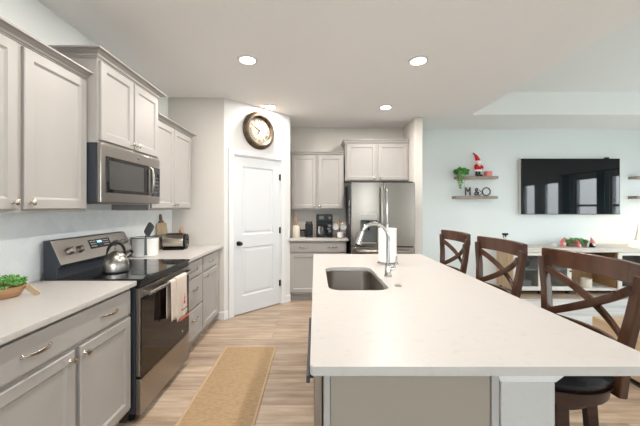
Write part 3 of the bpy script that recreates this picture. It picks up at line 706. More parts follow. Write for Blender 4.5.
# toaster
t = thing('toaster', 'two-slot stainless toaster with black ends near the nook wall', 'toaster', (-1.54, 3.42, .914), math.radians(4)); t.scale = (.88, .9, .92)
b = bm_(); tf = Matrix.Rotation(PI/2, 4, 'Z') @ Matrix.Rotation(PI/2, 4, 'X')
prism(b, rrect(-.082, .082, .016, .190, .068, 8), -.128, .118, tf=tf); obj('shell', b, 'nickel', t, .002, True)
for s in (-1, 1):
    b = bm_(); prism(b, rrect(-.080, .080, .014, .186, .066, 8), (-.139 if s < 0 else .1182), (-.1282 if s < 0 else .142), tf=tf); obj('end_cap', b, 'black', t, .008, True, seg=3)
bx('base', 'black', -.128, .128, -.074, .074, 0, .020, parent=t, bevel=.006)
for s in (-1, 1): bx('slot', 'black', -.095, .095, s*.032-.013, s*.032+.013, .187, .1915, parent=t)
b = bm_(); box(b, .139, .160, -.022, .022, .11, .128); obj('lever', b, 'black', t, .004)
b = bm_(); lathe(b, [(.0001, .0), (.014, .0), (.012, .014), (.0001, .014)], seg=16); b.transform(Matrix.Translation((.138, 0, .05)) @ Matrix.Rotation(PI/2, 4, 'Y')); obj('dial', b, 'steel', t, smooth=True)
t = thing('pepper_mill', 'brown wooden pepper mill standing behind the toaster', 'pepper mill', (-1.555, 3.60, .914))
b = bm_(); lathe(b, [(.0001, 0), (.028, 0), (.029, .01), (.022, .04), (.019, .09), (.023, .13), (.026, .155), (.018, .162)], seg=24); obj('body', b, 'wood_dark', t, smooth=True)
b = bm_(); lathe(b, [(.020, .163), (.026, .175), (.024, .20), (.010, .212), (.008, .222), (.011, .230), (.0001, .236)], seg=24); obj('head', b, 'bowl', t, smooth=True)

# succulent bowl
t = thing('potted_succulent', 'bushy green succulent in a wooden bowl at the left edge of the counter', 'plant', (-1.60, 1.605, .914))
b = bm_(); lathe(b, [(.0001, 0), (.048, 0), (.055, .006), (.074, .035), (.082, .058), (.078, .058), (.068, .034), (.048, .012), (.0001, .011)], seg=32); obj('bowl', b, 'bowl', t, smooth=True)
b = bm_(); rnd = random.Random(3)
for k in range(46):
    a = rnd.uniform(0, 2*PI); rr = math.sqrt(rnd.random())*.076; c = Vector((rr*math.cos(a), rr*math.sin(a), .055+.035*(1-(rr/.08)**2)+rnd.uniform(-.004, .01)))
    for j in range(7):
        aa = a+j*2*PI/7; e_ = c+Vector((.012*math.cos(aa), .012*math.sin(aa), .006)); q = Vector((0, 0, 1)).rotation_difference(Vector((math.cos(aa), math.sin(aa), .7)).normalized()).to_matrix().to_4x4()
        bmesh.ops.create_uvsphere(b, u_segments=6, v_segments=4, radius=.011, matrix=Matrix.Translation(e_) @ q @ Matrix.Diagonal((.6, .35, 1.15, 1)))
obj('foliage', b, 'leaf_pale', t, smooth=True)
b = bm_(); prism(b, rrect(-.016, .016, 0, .075, .008, 4), -.004, .004, tf=Matrix.Translation((0, 0, 0)) @ Matrix.Rotation(-.95, 4, 'Y') @ Matrix.Rotation(PI/2, 4, 'X'))
tag(obj('wooden_tag', b, 'wood', None, .002, loc=(-1.462, 1.64, .9185)), 'small flat wooden tag leaning beside the succulent bowl', 'tag')

# ---------------------------------------------------------------- clock
s_ = .362*math.sqrt(2)
s_ = ((CX-258.5)/FPX); tt = (1.115-s_*NY)/(1+s_)
t = thing('wall_clock', 'round bronze wall clock with cream Roman numeral dial above the pantry door', 'clock', (PX+tt, NY+tt, EYE+(HY-131)/FPX*(NY+tt)), PI/4)
R_ = .248
b = bm_(); lathe(b, [(R_-.02, 0), (R_, .004), (R_+.002, .018), (R_-.012, .028), (R_-.018, .034), (R_-.020, .048), (R_-.035, .060), (R_-.058, .058), (R_-.070, .044), (R_-.078, .036), (R_-.082, .020), (R_-.082, .004)], seg=72, axis='Y'); obj('frame', b, 'bronze', t, smooth=True)
b = bm_(); lathe(b, [(.0001, .018), (R_-.083, .018), (R_-.083, .008), (.0001, .008)], seg=64, axis='Y'); obj('dial', b, 'clockface', t)
nums = ['XII', 'I', 'II', 'III', 'IIII', 'V', 'VI', 'VII', 'VIII', 'IX', 'X', 'XI']
def text(name, s, size, parent, loc, rot, m, ext=.0006, align='CENTER', sx=1):
    cu = bpy.data.curves.new(name, 'FONT'); cu.body = s; cu.size = size; cu.align_x = align; cu.align_y = 'CENTER'; cu.extrude = ext
    tmp = bpy.data.objects.new(name+'_tmp', cu); C.objects.link(tmp); bpy.context.view_layer.update()
    me = bpy.data.meshes.new_from_object(tmp.evaluated_get(bpy.context.evaluated_depsgraph_get())); bpy.data.objects.remove(tmp); bpy.data.curves.remove(cu)
    me.name = name; me.materials.clear(); me.materials.append(M[m]); o = bpy.data.objects.new(name, me); C.objects.link(o); o.parent = parent; o.location = loc; o.rotation_euler = rot; o.scale = (sx, 1, 1); return o
for k, s in enumerate(nums):
    a = PI/2-k*PI/6; r = R_-.115; text('numeral', s, .058, t, (r*math.cos(a), -.0188, r*math.sin(a)), (PI/2, -(PI/2-a)*-1 if False else (PI/2-a), 0), 'ink')
def hand(name, ang, L, w):
    b = bm_(); dx, dz = math.sin(ang), math.cos(ang); bar(b, [(-dx*.02, -.021, -dz*.02), (dx*L*.6, -.021, dz*L*.6), (dx*L, -.021, dz*L)], (dz, 0, -dx), [w, w*1.5, w*.3], .002); obj(name, b, 'ink', t)
hand('hour_hand', math.radians(205), .075, .008); hand('minute_hand', math.radians(300), .10, .006)
b = bm_(); cyl(b, (0, -.018, 0), (0, -.025, 0), .008, seg=16); obj('hub', b, 'ink', t)

# ---------------------------------------------------------------- refrigerator
FX0, FX1, FYF, FH = .513, 1.405, 4.35, 1.725
t = thing('refrigerator', 'stainless French-door refrigerator with ice dispenser in the alcove', 'refrigerator', (FX0, FYF, 0)); fw = FX1-FX0
bx('cabinet_body', 'dark_metal', 0, fw, .065, .80, .03, FH-.012, parent=t, bevel=.004)
for x in (.06, fw-.06):
    b = bm_(); cyl(b, (x, .12, 0), (x, .12, .03), .02, seg=12); obj('foot', b, 'black', t)
zs = .825; hx = fw/2
# left door with a dispenser recess
dx0, dx1, dz0, dz1 = .125, .355, .86, 1.285
b = bm_()
for a in ((.0, dx0, zs, FH), (dx1, hx-.003, zs, FH), (dx0, dx1, zs, dz0), (dx0, dx1, dz1, FH)): box(b, a[0], a[1], 0, .06, a[2], a[3])
bmesh.ops.remove_doubles(b, verts=b.verts[:], dist=1e-5)
ld = obj('left_door', b, 'fridge', t)
bx('dispenser_recess', 'slate', dx0, dx1, .045, .058, dz0, dz1-.08, parent=ld)
bx('dispenser_panel', 'steel', dx0+.001, dx1-.001, -.003, .05, dz1-.09, dz1-.001, parent=ld, bevel=.002)
bx('dispenser_tray', 'steel', dx0+.005, dx1-.005, -.004, .045, dz0+.001, dz0+.02, parent=ld, bevel=.002)
b = bm_(); box(b, .225, .255, .01, .044, 1.05, 1.19); cyl(b, (.24, .025, 1.19), (.24, .025, 1.14), .02, .013, 14); obj('paddle', b, 'black', ld)
b = bm_(); box(b, hx+.003, fw, 0, .06, zs, FH); rd = obj('right_door', b, 'fridge', t, .008, seg=3)
b = bm_(); box(b, 0, fw, 0, .06, .06, zs-.010); fd = obj('freezer_drawer', b, 'fridge', t, .008, seg=3)
for par, x in ((ld, hx-.035), (rd, hx+.035)):
    b = bm_(); tube(b, [(x, 0, .93), (x, -.05, .95), (x, -.062, 1.0), (x, -.064, 1.3), (x, -.062, 1.60), (x, -.05, 1.645), (x, 0, 1.665)], .013, 12); obj('handle', b, 'chrome' if x > hx else 'steel', par, smooth=True)
b = bm_(); tube(b, [(.07, 0, .765), (.085, -.05, .765), (.13, -.062, .765), (fw-.13, -.062, .765), (fw-.085, -.05, .765), (fw-.07, 0, .765)], .013, 12); obj('handle', b, 'steel', fd, smooth=True)
b = bm_(); box(b, .02, fw-.02, .02, .2, FH-.011, FH+.012); obj('hinge_cover', b, 'black', t, .004)
# things held on the fridge's dark side
sd = thing('hanging_cloth', 'white and black patterned cloth hanging on the dark side of the refrigerator', 'cloth', (FX0-.001, 4.52, 0))
b = bm_(); rows = []
for j in range(12):
    z = 1.12+.33*j/11; rows.append([b.verts.new((-.006-.006*math.sin(i*1.1), .10*i/10*(.75+.25*(1-j/11)), z)) for i in range(11)])
for j in range(11):
    for i in range(10): b.faces.new((rows[j][i], rows[j][i+1], rows[j+1][i+1], rows[j+1][i]))
o = obj('cloth', b, mat('speckled_cloth', (.6, .56, .52), .9, var=(.02, .02, .02), scale=22), sd, smooth=True); md = o.modifiers.new('s', 'SOLIDIFY'); md.thickness = .002; md.offset = 0
b = bm_(); box(b, -.010, .0, .03, .05, 1.44, 1.475); obj('magnetic_hook', b, 'lightgrey', sd, .002)

# ---------------------------------------------------------------- alcove counter items (counter top z .914)
def on_back(px, Y): return ((px-CX)/FPX*Y, Y, .914)
t = thing('soap_canister', 'cream ceramic canister with a brown bottle neck, left end of the alcove counter', 'canister', on_back(296, 4.78))
b = bm_(); lathe(b, [(.0001, 0), (.056, 0), (.060, .006), (.060, .16), (.054, .175), (.02, .185), (.016, .19)], seg=32); obj('jar', b, 'cream', t, smooth=True)
b = bm_(); lathe(b, [(.015, .19), (.016, .20), (.020, .22), (.016, .26), (.011, .30), (.010, .32), (.016, .325), (.016, .345), (.0001, .35)], seg=20); obj('bottle_neck', b, 'bowl', t, smooth=True)
for k, (px, yo) in enumerate(((301.6, 4.86), (304.2, 4.90))):
    t = thing('spice_jar', ['small black lidded jar beside the cream canister', 'small black lidded jar beside the black coffee grinder'][k], 'jar', on_back(px, yo))
    b = bm_(); lathe(b, [(.0001, 0), (.018, 0), (.019, .07), (.014, .08)], seg=16); obj('jar_body', b, 'mw_glass', t, smooth=True)
    b = bm_(); lathe(b, [(.017, .081), (.020, .083), (.020, .115), (.0001, .117)], seg=16); obj('lid', b, 'black', t, smooth=True)
t = thing('coffee_grinder', 'tall black box-shaped grinder between the cream canister and the coffee maker', 'appliance', on_back(309, 4.78))
b = bm_(); prism(b, rrect(-.058, .058, -.07, .07, .018, 4), 0, .21); obj('housing', b, 'black', t, .006, True)
b = bm_(); prism(b, rrect(-.050, .050, -.062, .062, .018, 4), .211, .245); obj('lid', b, 'mw_glass', t, .004, True)
b = bm_(); box(b, -.035, .035, -.078, -.0705, .03, .11); obj('front_drawer', b, 'black_gloss', t, .002)
t = thing('coffee_maker', 'large black drip coffee maker with glass carafe on the alcove counter', 'coffee maker', on_back(324.3, 4.80))
b = bm_(); box(b, -.125, .125, -.09, .11, 0, .03); box(b, -.125, .125, .03, .11, .03, .25); box(b, -.125, .125, -.10, .11, .25, .355); obj('housing', b, 'black', t, .006)
b = bm_(); box(b, .035, .125, -.10, .028, .031, .249); obj('water_tank', b, 'black_gloss', t, .004)
b = bm_(); box(b, -.080, -.010, -.104, -.1005, .280, .330); obj('control_panel', b, 'slate', t, .002)
b = bm_(); lathe(b, [(.0001, .031), (.055, .031), (.062, .05), (.062, .10), (.045, .15), (.040, .17), (.043, .175)], (-.05, -.035, 0), 28); cf = obj('carafe', b, 'mw_glass', t, smooth=True)
b = bm_(); lathe(b, [(.046, .1755), (.046, .19), (.0001, .192)], (-.05, -.035, 0), 24); obj('carafe_lid', b, 'black', cf)
b = bm_(); tube(b, [(-.07, -.094, .165), (-.085, -.118, .16), (-.085, -.118, .08), (-.07, -.098, .065)], .007, 10); obj('carafe_handle', b, 'lightgrey', cf, smooth=True)
for z in (.10, .18, .30):
    b = bm_(); lathe(b, [(.0001, .0), (.022, 0), (.020, .006), (.0001, .006)], (.08, -.1005, z), 20, 'Y'); obj('dial', b, 'slate', t)
t = thing('mug_tree', 'gold wire mug stand on the alcove counter right of the coffee maker', 'mug rack', on_back(339.5, 4.78))
b = bm_(); lathe(b, [(.0001, 0), (.06, 0), (.06, .006), (.0001, .008)], seg=24); tube(b, [(0, 0, .006), (0, 0, .27)], .005, 8); ball(b, (0, 0, .275), .010)
for a, z in ((.0, .21), (PI, .21), (PI*1.5, .235), (PI/2, .235), (PI*1.5, .12)):
    tube(b, [(0, 0, z-.02), (.03*math.cos(a), .03*math.sin(a), z), (.065*math.cos(a), .065*math.sin(a), z+.02)], .0035, 8)
obj('wire_stand', b, 'gold', t, smooth=True)
def mug(label, x, z, yo, rx=0):
    X, Y, Z = on_back(339.5, 4.78); t = thing('mug', label, 'mug', (X+x, Y+yo, Z+z), 0, 'white mugs on the gold stand')
    b = bm_(); lathe(b, [(.0001, 0), (.040, 0), (.044, .01), (.045, .08), (.041, .08), (.039, .012), (.0001, .010)], seg=28); b.transform(Matrix.Rotation(rx, 4, 'X')); obj('cup', b, 'ceramic', t, smooth=True)
    b = bm_(); tube(b, [(.043, 0, .065), (.062, 0, .062), (.068, 0, .04), (.060, 0, .02), (.043, 0, .018)], .005, 8); b.transform(Matrix.Rotation(rx, 4, 'X')); obj('handle', b, 'gold', t, smooth=True)
mug('white mug hanging on the left arm of the gold stand', -.062, .165, -.01, PI/2)
mug('white mug hanging on the right arm of the gold stand', .056, .165, -.01, PI/2)
mug('white mug upright on the counter in front of the gold stand', 0, .008, -.115)

# ---------------------------------------------------------------- bar stools
def bar_stool(label, loc):
    """local origin under the seat centre, back toward +x"""
    t = thing('bar_stool', label, 'stool', loc, 0, 'walnut X-back bar stools along the island')
    R = .235
    b = bm_(); lathe(b, [(.0001, .700), (R-.012, .700), (R, .712), (R+.002, .728), (R-.010, .745), (R-.045, .758), (R*.5, .766), (.0001, .768)], seg=48); obj('seat_cushion', b, 'leather', t, smooth=True)
    b = bm_(); lathe(b, [(.0001, .640), (R-.03, .640), (R-.01, .648), (R-.008, .690), (R+.004, .694), (R+.004, .6995), (.0001, .6995)], seg=48); obj('seat_frame', b, 'leatherwood', t, smooth=True)
    b = bm_(); lathe(b, [(.0001, .590), (.10, .590), (.17, .600), (.175, .639), (.0001, .639)], seg=36); obj('swivel_plate', b, 'leatherwood', t, smooth=True)
    for sx in (-1, 1):
        for sy in (-1, 1):
            an = math.radians(-15)+{(-1, -1): 3, (-1, 1): 2, (1, 1): 1, (1, -1): 0}[(sx, sy)]*PI/2
            b = bm_(); bar(b, [(h*math.cos(an), h*math.sin(an), zz) for h, zz in ((.177, .638), (.192, .40), (.218, 0))], (-math.sin(an), math.cos(an), 0), [.046, .042, .036], .040); obj('leg', b, 'leatherwood', t, .004)
    b = bm_(); tube(b, [(.208*math.cos(a), .208*math.sin(a), .245) for a in [2*PI*k/32 for k in range(32)]], .011, 10, True); obj('footrest_ring', b, 'nickel', t, smooth=True)
    def post(s): return [(.160, s*.190, .665), (.168, s*.190, .74), (.180, s*.197, .86), (.190, s*.215, .97), (.193, s*.236, 1.08), (.195, s*.243, 1.130)]
    for s in (-1, 1):
        b = bm_(); bar(b, post(s), (0, 1, 0), [.042, .046, .044, .040, .038, .040], .034); obj('back_post', b, 'walnut', t, .006, seg=3)
    N = 14
    b = bm_(); pts = []; ws = []
    for k in range(N+1):
        s = -1+2*k/N; pts.append((.200+.048*(1-s*s), s*.253, 1.128)); ws.append(.084)
    bar(b, pts, (0, 0, 1), ws, .026); obj('top_rail', b, 'walnut', t, .005, seg=3)
    for s in (-1, 1):
        b = bm_(); pts = []
        for k in range(N+1):
            q = k/N; u = -1+2*q
            z = 1.085-.215*q; yy = s*(.222-.412*q) if True else 0
            pts.append((.182+.050*(1-u*u)+(.007 if s > 0 else -.007), yy, z-.010))
        bar(b, pts, (0, .35, 1), .034, .013); obj('cross_slat', b, 'walnut', t, .003)
    b = bm_(); pts = [(.172+.055*(1-u*u), u*.180, .845) for u in [-1+2*k/N for k in range(N+1)]]; bar(b, pts, (0, 0, 1), .028, .018); obj('lower_rail', b, 'walnut', t, .003)
    return t
st = bar_stool('walnut X-back bar stool with black leather seat, nearest the camera', (.985, 1.36, 0))
dup(st, (.985, 2.00, 0), label='walnut X-back bar stool in the middle of the three, in front of the console end')
dup(st, (.985, 2.64, 0), label='walnut X-back bar stool farthest from the camera, at the far island corner')

# ---------------------------------------------------------------- living room
# runner and area rug
t = thing('runner_rug', 'tan woven jute runner rug on the wood floor beside the island', 'rug', (-.63, 2.13, 0))
b = bm_(); box(b, -.232, .232, -.905, .908, .0005, .007); obj('woven_field', b, 'jute', t)
b = bm_(); prism(b, [(-.25, -.93), (.25, -.93), (.25, .93), (-.25, .93)], .0005, .009, [(-.232, -.905), (.232, -.905), (.232, .908), (-.232, .908)]); obj('border', b, 'jute_edge', t, .002)
b = bm_(); prism(b, rrect(2.62, 5.6, 1.0, 4.62, .02, 3), .0005, .010); tag(obj('area_rug', b, 'arearug', None), 'pale grey patterned area rug under the coffee table', 'rug')
t = thing('coffee_table', 'low pale oak coffee table at the right edge behind the near bar stool', 'table', (2.44, 1.65, 0))
b = bm_(); box(b, 0, .80, 0, 1.08, .385, .420); obj('table_top', b, 'rug_wood', t, .004)
b = bm_()
for a in ((0, .03, 0, 1.08), (.77, .80, 0, 1.08), (.03, .77, 0, .03), (.03, .77, 1.05, 1.08)): box(b, *a, .06, .385)
obj('side_panel', b, 'rug_wood', t, .003)
b = bm_(); box(b, .05, .75, .05, 1.03, .0105, .06); obj('plinth', b, 'black', t)
t = thing('serving_tray', 'white tray on the pale oak coffee table', 'tray', (2.62, 2.25, .420))
b = bm_(); box(b, 0, .46, 0, .34, 0, .012)
for a in ((0, .46, 0, .012), (0, .46, .328, .34), (0, .012, .012, .328), (.448, .46, .012, .328)): box(b, *a, .012, .04)
obj('tray_body', b, 'ceramic', t, .002)
b = bm_(); box(b, 2.70, 2.90, 2.32, 2.47, .4325, .455); tag(obj('book', b, 'pinkbox', None, .002), 'coral book lying on the white tray', 'book')

# media console
CF, CB = 4.89, 5.335; KX0, KX1 = 3.123, 5.66
t = thing('media_console', 'long cream media console with glass doors below the television', 'console', (0, 0, 0))
b = bm_(); box(b, KX0-.012, KX1+.012, CF-.02, CB, .665, .715); box(b, KX0-.012, KX1+.012, CF-.02, CB, .715, .735); obj('top', b, 'console_top', t, .004)
for x in (KX0, KX1-.03): bx('side_panel', 'oak', x, x+.03, CF+.001, CB-.002, .06, .665, parent=t, bevel=.002)
sx_ = [KX0+.03, 3.575, 4.02, 4.775, 5.20, KX1-.03]
for x in sx_[1:-1]: bx('divider', 'console_in' if x == sx_[3] else 'console', x-.015, x+.015, CF+.02, CB-.02, .095, .664, parent=t, bevel=.002)
bx('bottom_panel', 'console', KX0+.0305, KX1-.0305, CF+.003, CB-.02, .06, .095, parent=t, bevel=.002)
bx('back_panel', 'console_in', KX0+.031, KX1-.031, CB-.018, CB-.003, .095, .664, parent=t)
b = bm_(); box(b, KX0+.031, sx_[2]-.016, CF+.05, CB-.02, .375, .393); box(b, sx_[3]+.016, KX1-.031, CF+.05, CB-.02, .375, .393); obj('shelf', b, 'console', t, .001)
b = bm_(); box(b, sx_[2]+.016, sx_[3]-.016, CF+.05, CB-.02, .545, .560); obj('centre_shelf', b, 'walnut', t, .001)
b = bm_()
for x in [KX0+.04]+sx_[1:-1]+[KX1-.04]:
    box(b, x-.022, x+.022, CF+.02, CF+.06, .0, .0598); box(b, x-.022, x+.022, CB-.08, CB-.04, .0, .0598)
obj('legs', b, 'black', t, .002)
doorsx = [(KX0+.004, sx_[1]-.003, 1), (sx_[1]+.003, sx_[2]+.010, 1), (sx_[3]-.010, sx_[4]-.003, 0), (sx_[4]+.003, KX1-.004, 0)]
for x0, x1, rt in doorsx:
    f = .062; z0, z1 = .068, .660; b = bm_()
    for a in ((x0, x0+f, z0, z1), (x1-f, x1, z0, z1), (x0+f, x1-f, z0, z0+f), (x0+f, x1-f, z1-f*.7, z1)): box(b, a[0], a[1], CF-.020, CF, a[2], a[3])
    d = obj('door', b, 'console', t, .002)
    bx('glass_pane', 'smoked', x0+f, x1-f, CF-.012, CF-.008, z0+f, z1-f*.7, parent=d)
    kx = x1-.03 if rt else x0+.03
    b = bm_(); lathe(b, [(.006, 0), (.006, .012), (.013, .016), (.013, .024), (.0001, .027)], (kx, CF-.02, .375), 16, 'Y'); obj('knob', b, 'black', d, smooth=True)
# things inside / on the console
def inside(name, label, cat, b, m, loc, smooth=True, bevel=0): o = obj(name, b, m, None, bevel, smooth, loc=loc); return tag(o, label, cat)
def bowl_bm(r, h):
    b = bm_(); lathe(b, [(.0001, 0), (r*.5, 0), (r*.8, h*.3), (r, h), (r*.93, h), (r*.72, h*.35), (.0001, h*.12)], seg=28); return b
inside('bowl', 'white bowl on the shelf behind the leftmost console glass door', 'bowl', bowl_bm(.07, .06), 'ceramic', (3.27, 5.08, .3935))
b = bm_(); lathe(b, [(.0001, 0), (.06, 0), (.085, .03), (.085, .10), (.05, .15), (.05, .18), (.0001, .18)], seg=28); inside('vase', 'squat dark vase on the shelf behind the leftmost console glass door', 'vase', b, 'slate', (3.45, 5.12, .3935))
b = bm_(); box(b, -.13, .13, -.1, .1, 0, .10); inside('storage_box', 'grey storage box on the floor of the leftmost console compartment', 'box', b, 'lightgrey', (3.36, 5.1, .0955), False, .006)
b = bm_(); lathe(b, [(.0001, 0), (.05, 0), (.07, .05), (.06, .13), (.03, .17), (.03, .2), (.0001, .2)], seg=28); inside('vase', 'dark vase behind the second console glass door from the left', 'vase', b, 'black', (3.83, 5.1, .3935))
b = bm_(); lathe(b, [(.0001, 0), (.067, 0), (.072, .006), (.072, .135), (.066, .135), (.064, .01), (.0001, .01)], seg=32); inside('white_canister', 'white pot in the open brown centre bay of the console', 'pot', b, 'cream', (4.375, 5.0, .0955))
b = bm_(); box(b, -.14, .14, -.1, .1, 0, .055); inside('media_box', 'slim black media box on the console centre shelf', 'media player', b, 'black', (4.35, 5.12, .5605), False, .004)
b = bm_(); box(b, -.12, .12, -.1, .1, 0, .14); inside('storage_box', 'dark storage box behind the console glass doors right of the centre bay', 'box', b, 'slate', (4.99, 5.1, .0955), False, .006)
# spray bottle
t = thing('spray_bottle', 'spray bottle with black trigger on the left end of the media console', 'bottle', (at(505.5, 240, 5.02).x, 5.02, .735))
b = bm_(); lathe(b, [(.0001, 0), (.034, 0), (.037, .01), (.037, .09), (.028, .13), (.013, .15), (.013, .165)], seg=24); obj('bottle', b, 'lightgrey', t, smooth=True)
b = bm_(); cyl(b, (0, 0, .166), (0, 0, .19), .017, .015, 16); box(b, -.045, .040, -.012, .012, .19, .222); bar(b, [(-.03, 0, .19), (-.036, 0, .165), (-.030, 0, .145)], (0, 1, 0), .014, .007); cyl(b, (-.045, 0, .208), (-.056, 0, .208), .010, seg=12); obj('trigger_head', b, 'black', t, .002)
# garland centrepiece
def cx_at(px, Y=5.05): return (px-CX)/FPX*Y
t = thing('garland_planter', 'wooden planter overflowing with green garland and red berries on the console', 'plant', (cx_at(578), 5.10, .735))
b = bm_(); box(b, -.15, .15, -.05, .05, 0, .065); obj('planter_box', b, 'wood_dark', t, .003)
b = bm_(); rnd = random.Random(5)
for k in range(240):
    x = rnd.uniform(-.20, .20); yy = rnd.uniform(-.075, .075); z = .075+rnd.uniform(-.03, .06)*(1-(x/.24)**2)
    q = Matrix.Rotation(rnd.uniform(0, 6.3), 4, 'Z') @ Matrix.Rotation(rnd.uniform(-.7, .9), 4, 'Y')
    bmesh.ops.create_uvsphere(b, u_segments=6, v_segments=4, radius=.024, matrix=Matrix.Translation((x, yy, z)) @ q @ Matrix.Diagonal((1.3, .35, .12, 1)))
obj('foliage', b, 'leaf', t)
for k in range(10):
    b = bm_(); ball(b, (rnd.uniform(-.17, .17), -.07+rnd.uniform(-.02, .03), .07+rnd.uniform(-.02, .04)), .012, seg=10); obj('berry', b, 'flower', t, smooth=True)
def gnome(label, px, Y, h, hat, body, lean=0):
    t = thing('gnome_figurine', label, 'figurine', (cx_at(px, Y), Y, .735), 0, 'holiday gnomes on the console')
    b = bm_(); lathe(b, [(.0001, 0), (h*.22, 0), (h*.25, h*.1), (h*.20, h*.40), (h*.12, h*.5), (.0001, h*.52)], seg=20); obj('body', b, body, t, smooth=True)
    b = bm_(); pts = [(0, 0, h*.42), (0, 0, h*.6), (lean*.3*h, 0, h*.8), (lean*.6*h, 0, h)]; tube(b, pts, [h*.24, h*.17, h*.08, h*.015], 16); obj('hat', b, hat, t, smooth=True)
    b = bm_(); tube(b, [(0, -h*.17, h*.42), (0, -h*.21, h*.25), (0, -h*.20, h*.08)], [h*.15, h*.12, h*.02], 12); obj('beard', b, 'white_felt', t, smooth=True)
    b = bm_(); ball(b, (0, -h*.30, h*.42), h*.06); obj('nose', b, 'skin', t, smooth=True)
gnome('pink-hatted gnome figurine left of the green garland', 563, 5.05, .16, 'pink', 'pinkbox', .3)
gnome('small pink gnome figurine in front of the middle of the garland', 579, 4.97, .105, 'pink', 'pink', -.3)
gnome('black and white gnome figurine with pink hat right of the garland', 592.3, 4.975, .165, 'pinkbox', 'black', -.25)
b = bm_(); lathe(b, [(.0001, 0), (.05, 0), (.045, .02), (.03, .05), (.02, .06), (.0001, .075)], seg=20); inside('stone_cone', 'small grey cone ornament on the console left of the pink gnome', 'ornament', b, 'lightgrey', (cx_at(556), 5.1, .7355))
# glowing tree ornament
t = thing('lit_tree_ornament', 'grey glass tree ornament glowing warm yellow at its base, right end of the console', 'lamp', (cx_at(638.5, 5.08), 5.08, .735))
b = bm_(); lathe(b, [(.0001, 0), (.11, 0), (.115, .012), (.10, .05), (.06, .08), (.04, .09), (.0001, .095)], seg=32); obj('glowing_base', b, 'warmglow', t, smooth=True)
b = bm_(); lathe(b, [(.0001, .096), (.055, .096), (.038, .17), (.020, .26), (.008, .35), (.0001, .39)], seg=28); obj('glass_cone', b, 'lightgrey', t, smooth=True)
l = bpy.data.lights.new('ornament_glow', 'POINT'); l.energy = 1.6; l.color = (1, .66, .3); l.shadow_soft_size = .05
lo = bpy.data.objects.new('ornament_glow', l); C.objects.link(lo); lo.location = (cx_at(638.5, 5.08), 4.98, .92)

# television
TY = 5.28; tl, tr = at(521, 158.5, TY), at(620, 214.5, TY)
t = thing('television', 'large flat-screen television mounted on the pale living room wall', 'television', ((tl.x+tr.x)/2, TY, tr.z)); tw = (tr.x-tl.x)/2; th = tl.z-tr.z
bx('casing', 'tvside', -tw, tw, .006, .045, 0, th, parent=t, bevel=.003)
b = bm_(); box(b, -tw+.001, tw-.001, .001, .006, .001, th-.001); obj('bezel', b, 'black', t)
b = bm_(); box(b, -tw+.010, tw-.010, -.001, .001, .012, th-.010); obj('screen', b, 'screen', t)
b = bm_(); box(b, -.3, .3, .045, YW-TY-.001, .2, th-.2); obj('wall_bracket', b, 'black', t)
b = bm_(); box(b, tw-.24, tw-.18, .0, .04, th+.0005, th+.022); tag(obj('sensor', b, 'black', None, .004, loc=((tl.x+tr.x)/2, TY, tr.z)), 'small black sensor perched on the top edge of the television', 'sensor')

# floating shelves
SYF = 5.20
def shelf(label, px0, px1, z):
    b = bm_(); box(b, (px0-CX)/FPX*SYF, (px1-CX)/FPX*SYF, SYF, YW-.001, z-.045, z); return tag(obj('floating_shelf', b, 'oak_shelf', None, .002), label, 'shelf', 'floating wall shelves')
SZ1 = EYE+(HY-176)/FPX*SYF; SZ2 = EYE+(HY-196)/FPX*SYF
shelf('upper weathered-wood floating shelf holding the Santa figure', 458, 498.5, SZ1)
shelf('lower weathered-wood floating shelf holding the letter decorations', 456, 498, SZ2)
shelf('upper floating shelf at the right edge, right of the television', 637.5, 680, SZ1)
shelf('lower floating shelf at the right edge, right of the television', 637.5, 680, SZ2)
def shx(px, Y=5.27): return (px-CX)/FPX*Y
# santa
t = thing('santa_figure', 'small Santa figure with tall red hat and black boots on the upper shelf', 'figurine', (shx(478), 5.27, SZ1))
for s in (-1, 1):
    b = bm_(); cyl(b, (s*.025, 0, .012), (s*.025, 0, .085), .020, .017, 14); ball(b, (s*.025+.012, -.02, .016), .022, (1.4, 1.2, .7)); obj('boot', b, 'black', t, smooth=True)
b = bm_(); lathe(b, [(.0001, .082), (.035, .082), (.052, .088), (.055, .105), (.045, .115), (.0001, .116)], seg=20); obj('fur_hem', b, 'white_felt', t, smooth=True)
b = bm_(); lathe(b, [(.0001, .112), (.046, .112), (.055, .14), (.050, .18), (.035, .215), (.0001, .22)], seg=20)
tube(b, [(.04, 0, .19), (.065, -.02, .16), (.055, -.045, .135)], [.018, .016, .014], 10); tube(b, [(-.04, 0, .19), (-.06, -.02, .16), (-.045, -.045, .135)], [.018, .016, .014], 10); obj('coat', b, 'red', t, smooth=True)
b = bm_(); ball(b, (0, -.01, .235), .036); obj('face', b, 'skin', t, smooth=True)
b = bm_(); tube(b, [(0, -.03, .232), (0, -.045, .20), (0, -.045, .165)], [.034, .030, .006], 12); lathe(b, [(.030, .245), (.044, .246), (.044, .264), (.030, .265), (.030, .245)], (0, -.005, 0), 20); obj('beard', b, 'white_felt', t, smooth=True)
b = bm_(); tube(b, [(0, -.005, .258), (-.012, 0, .30), (-.035, 0, .35), (-.068, 0, .385)], [.042, .034, .022, .010], 14); obj('hat', b, 'red', t, smooth=True)
b = bm_(); ball(b, (-.074, 0, .390), .015); obj('pompom', b, 'wood_dark', t, smooth=True)
b = bm_(); box(b, -.048, .048, -.045, .045, 0, .085); tag(obj('gift_box', b, 'pinkbox', None, .003, loc=(shx(488), 5.27, SZ1+.0005)), 'coral pink box on the upper shelf right of the Santa', 'box')
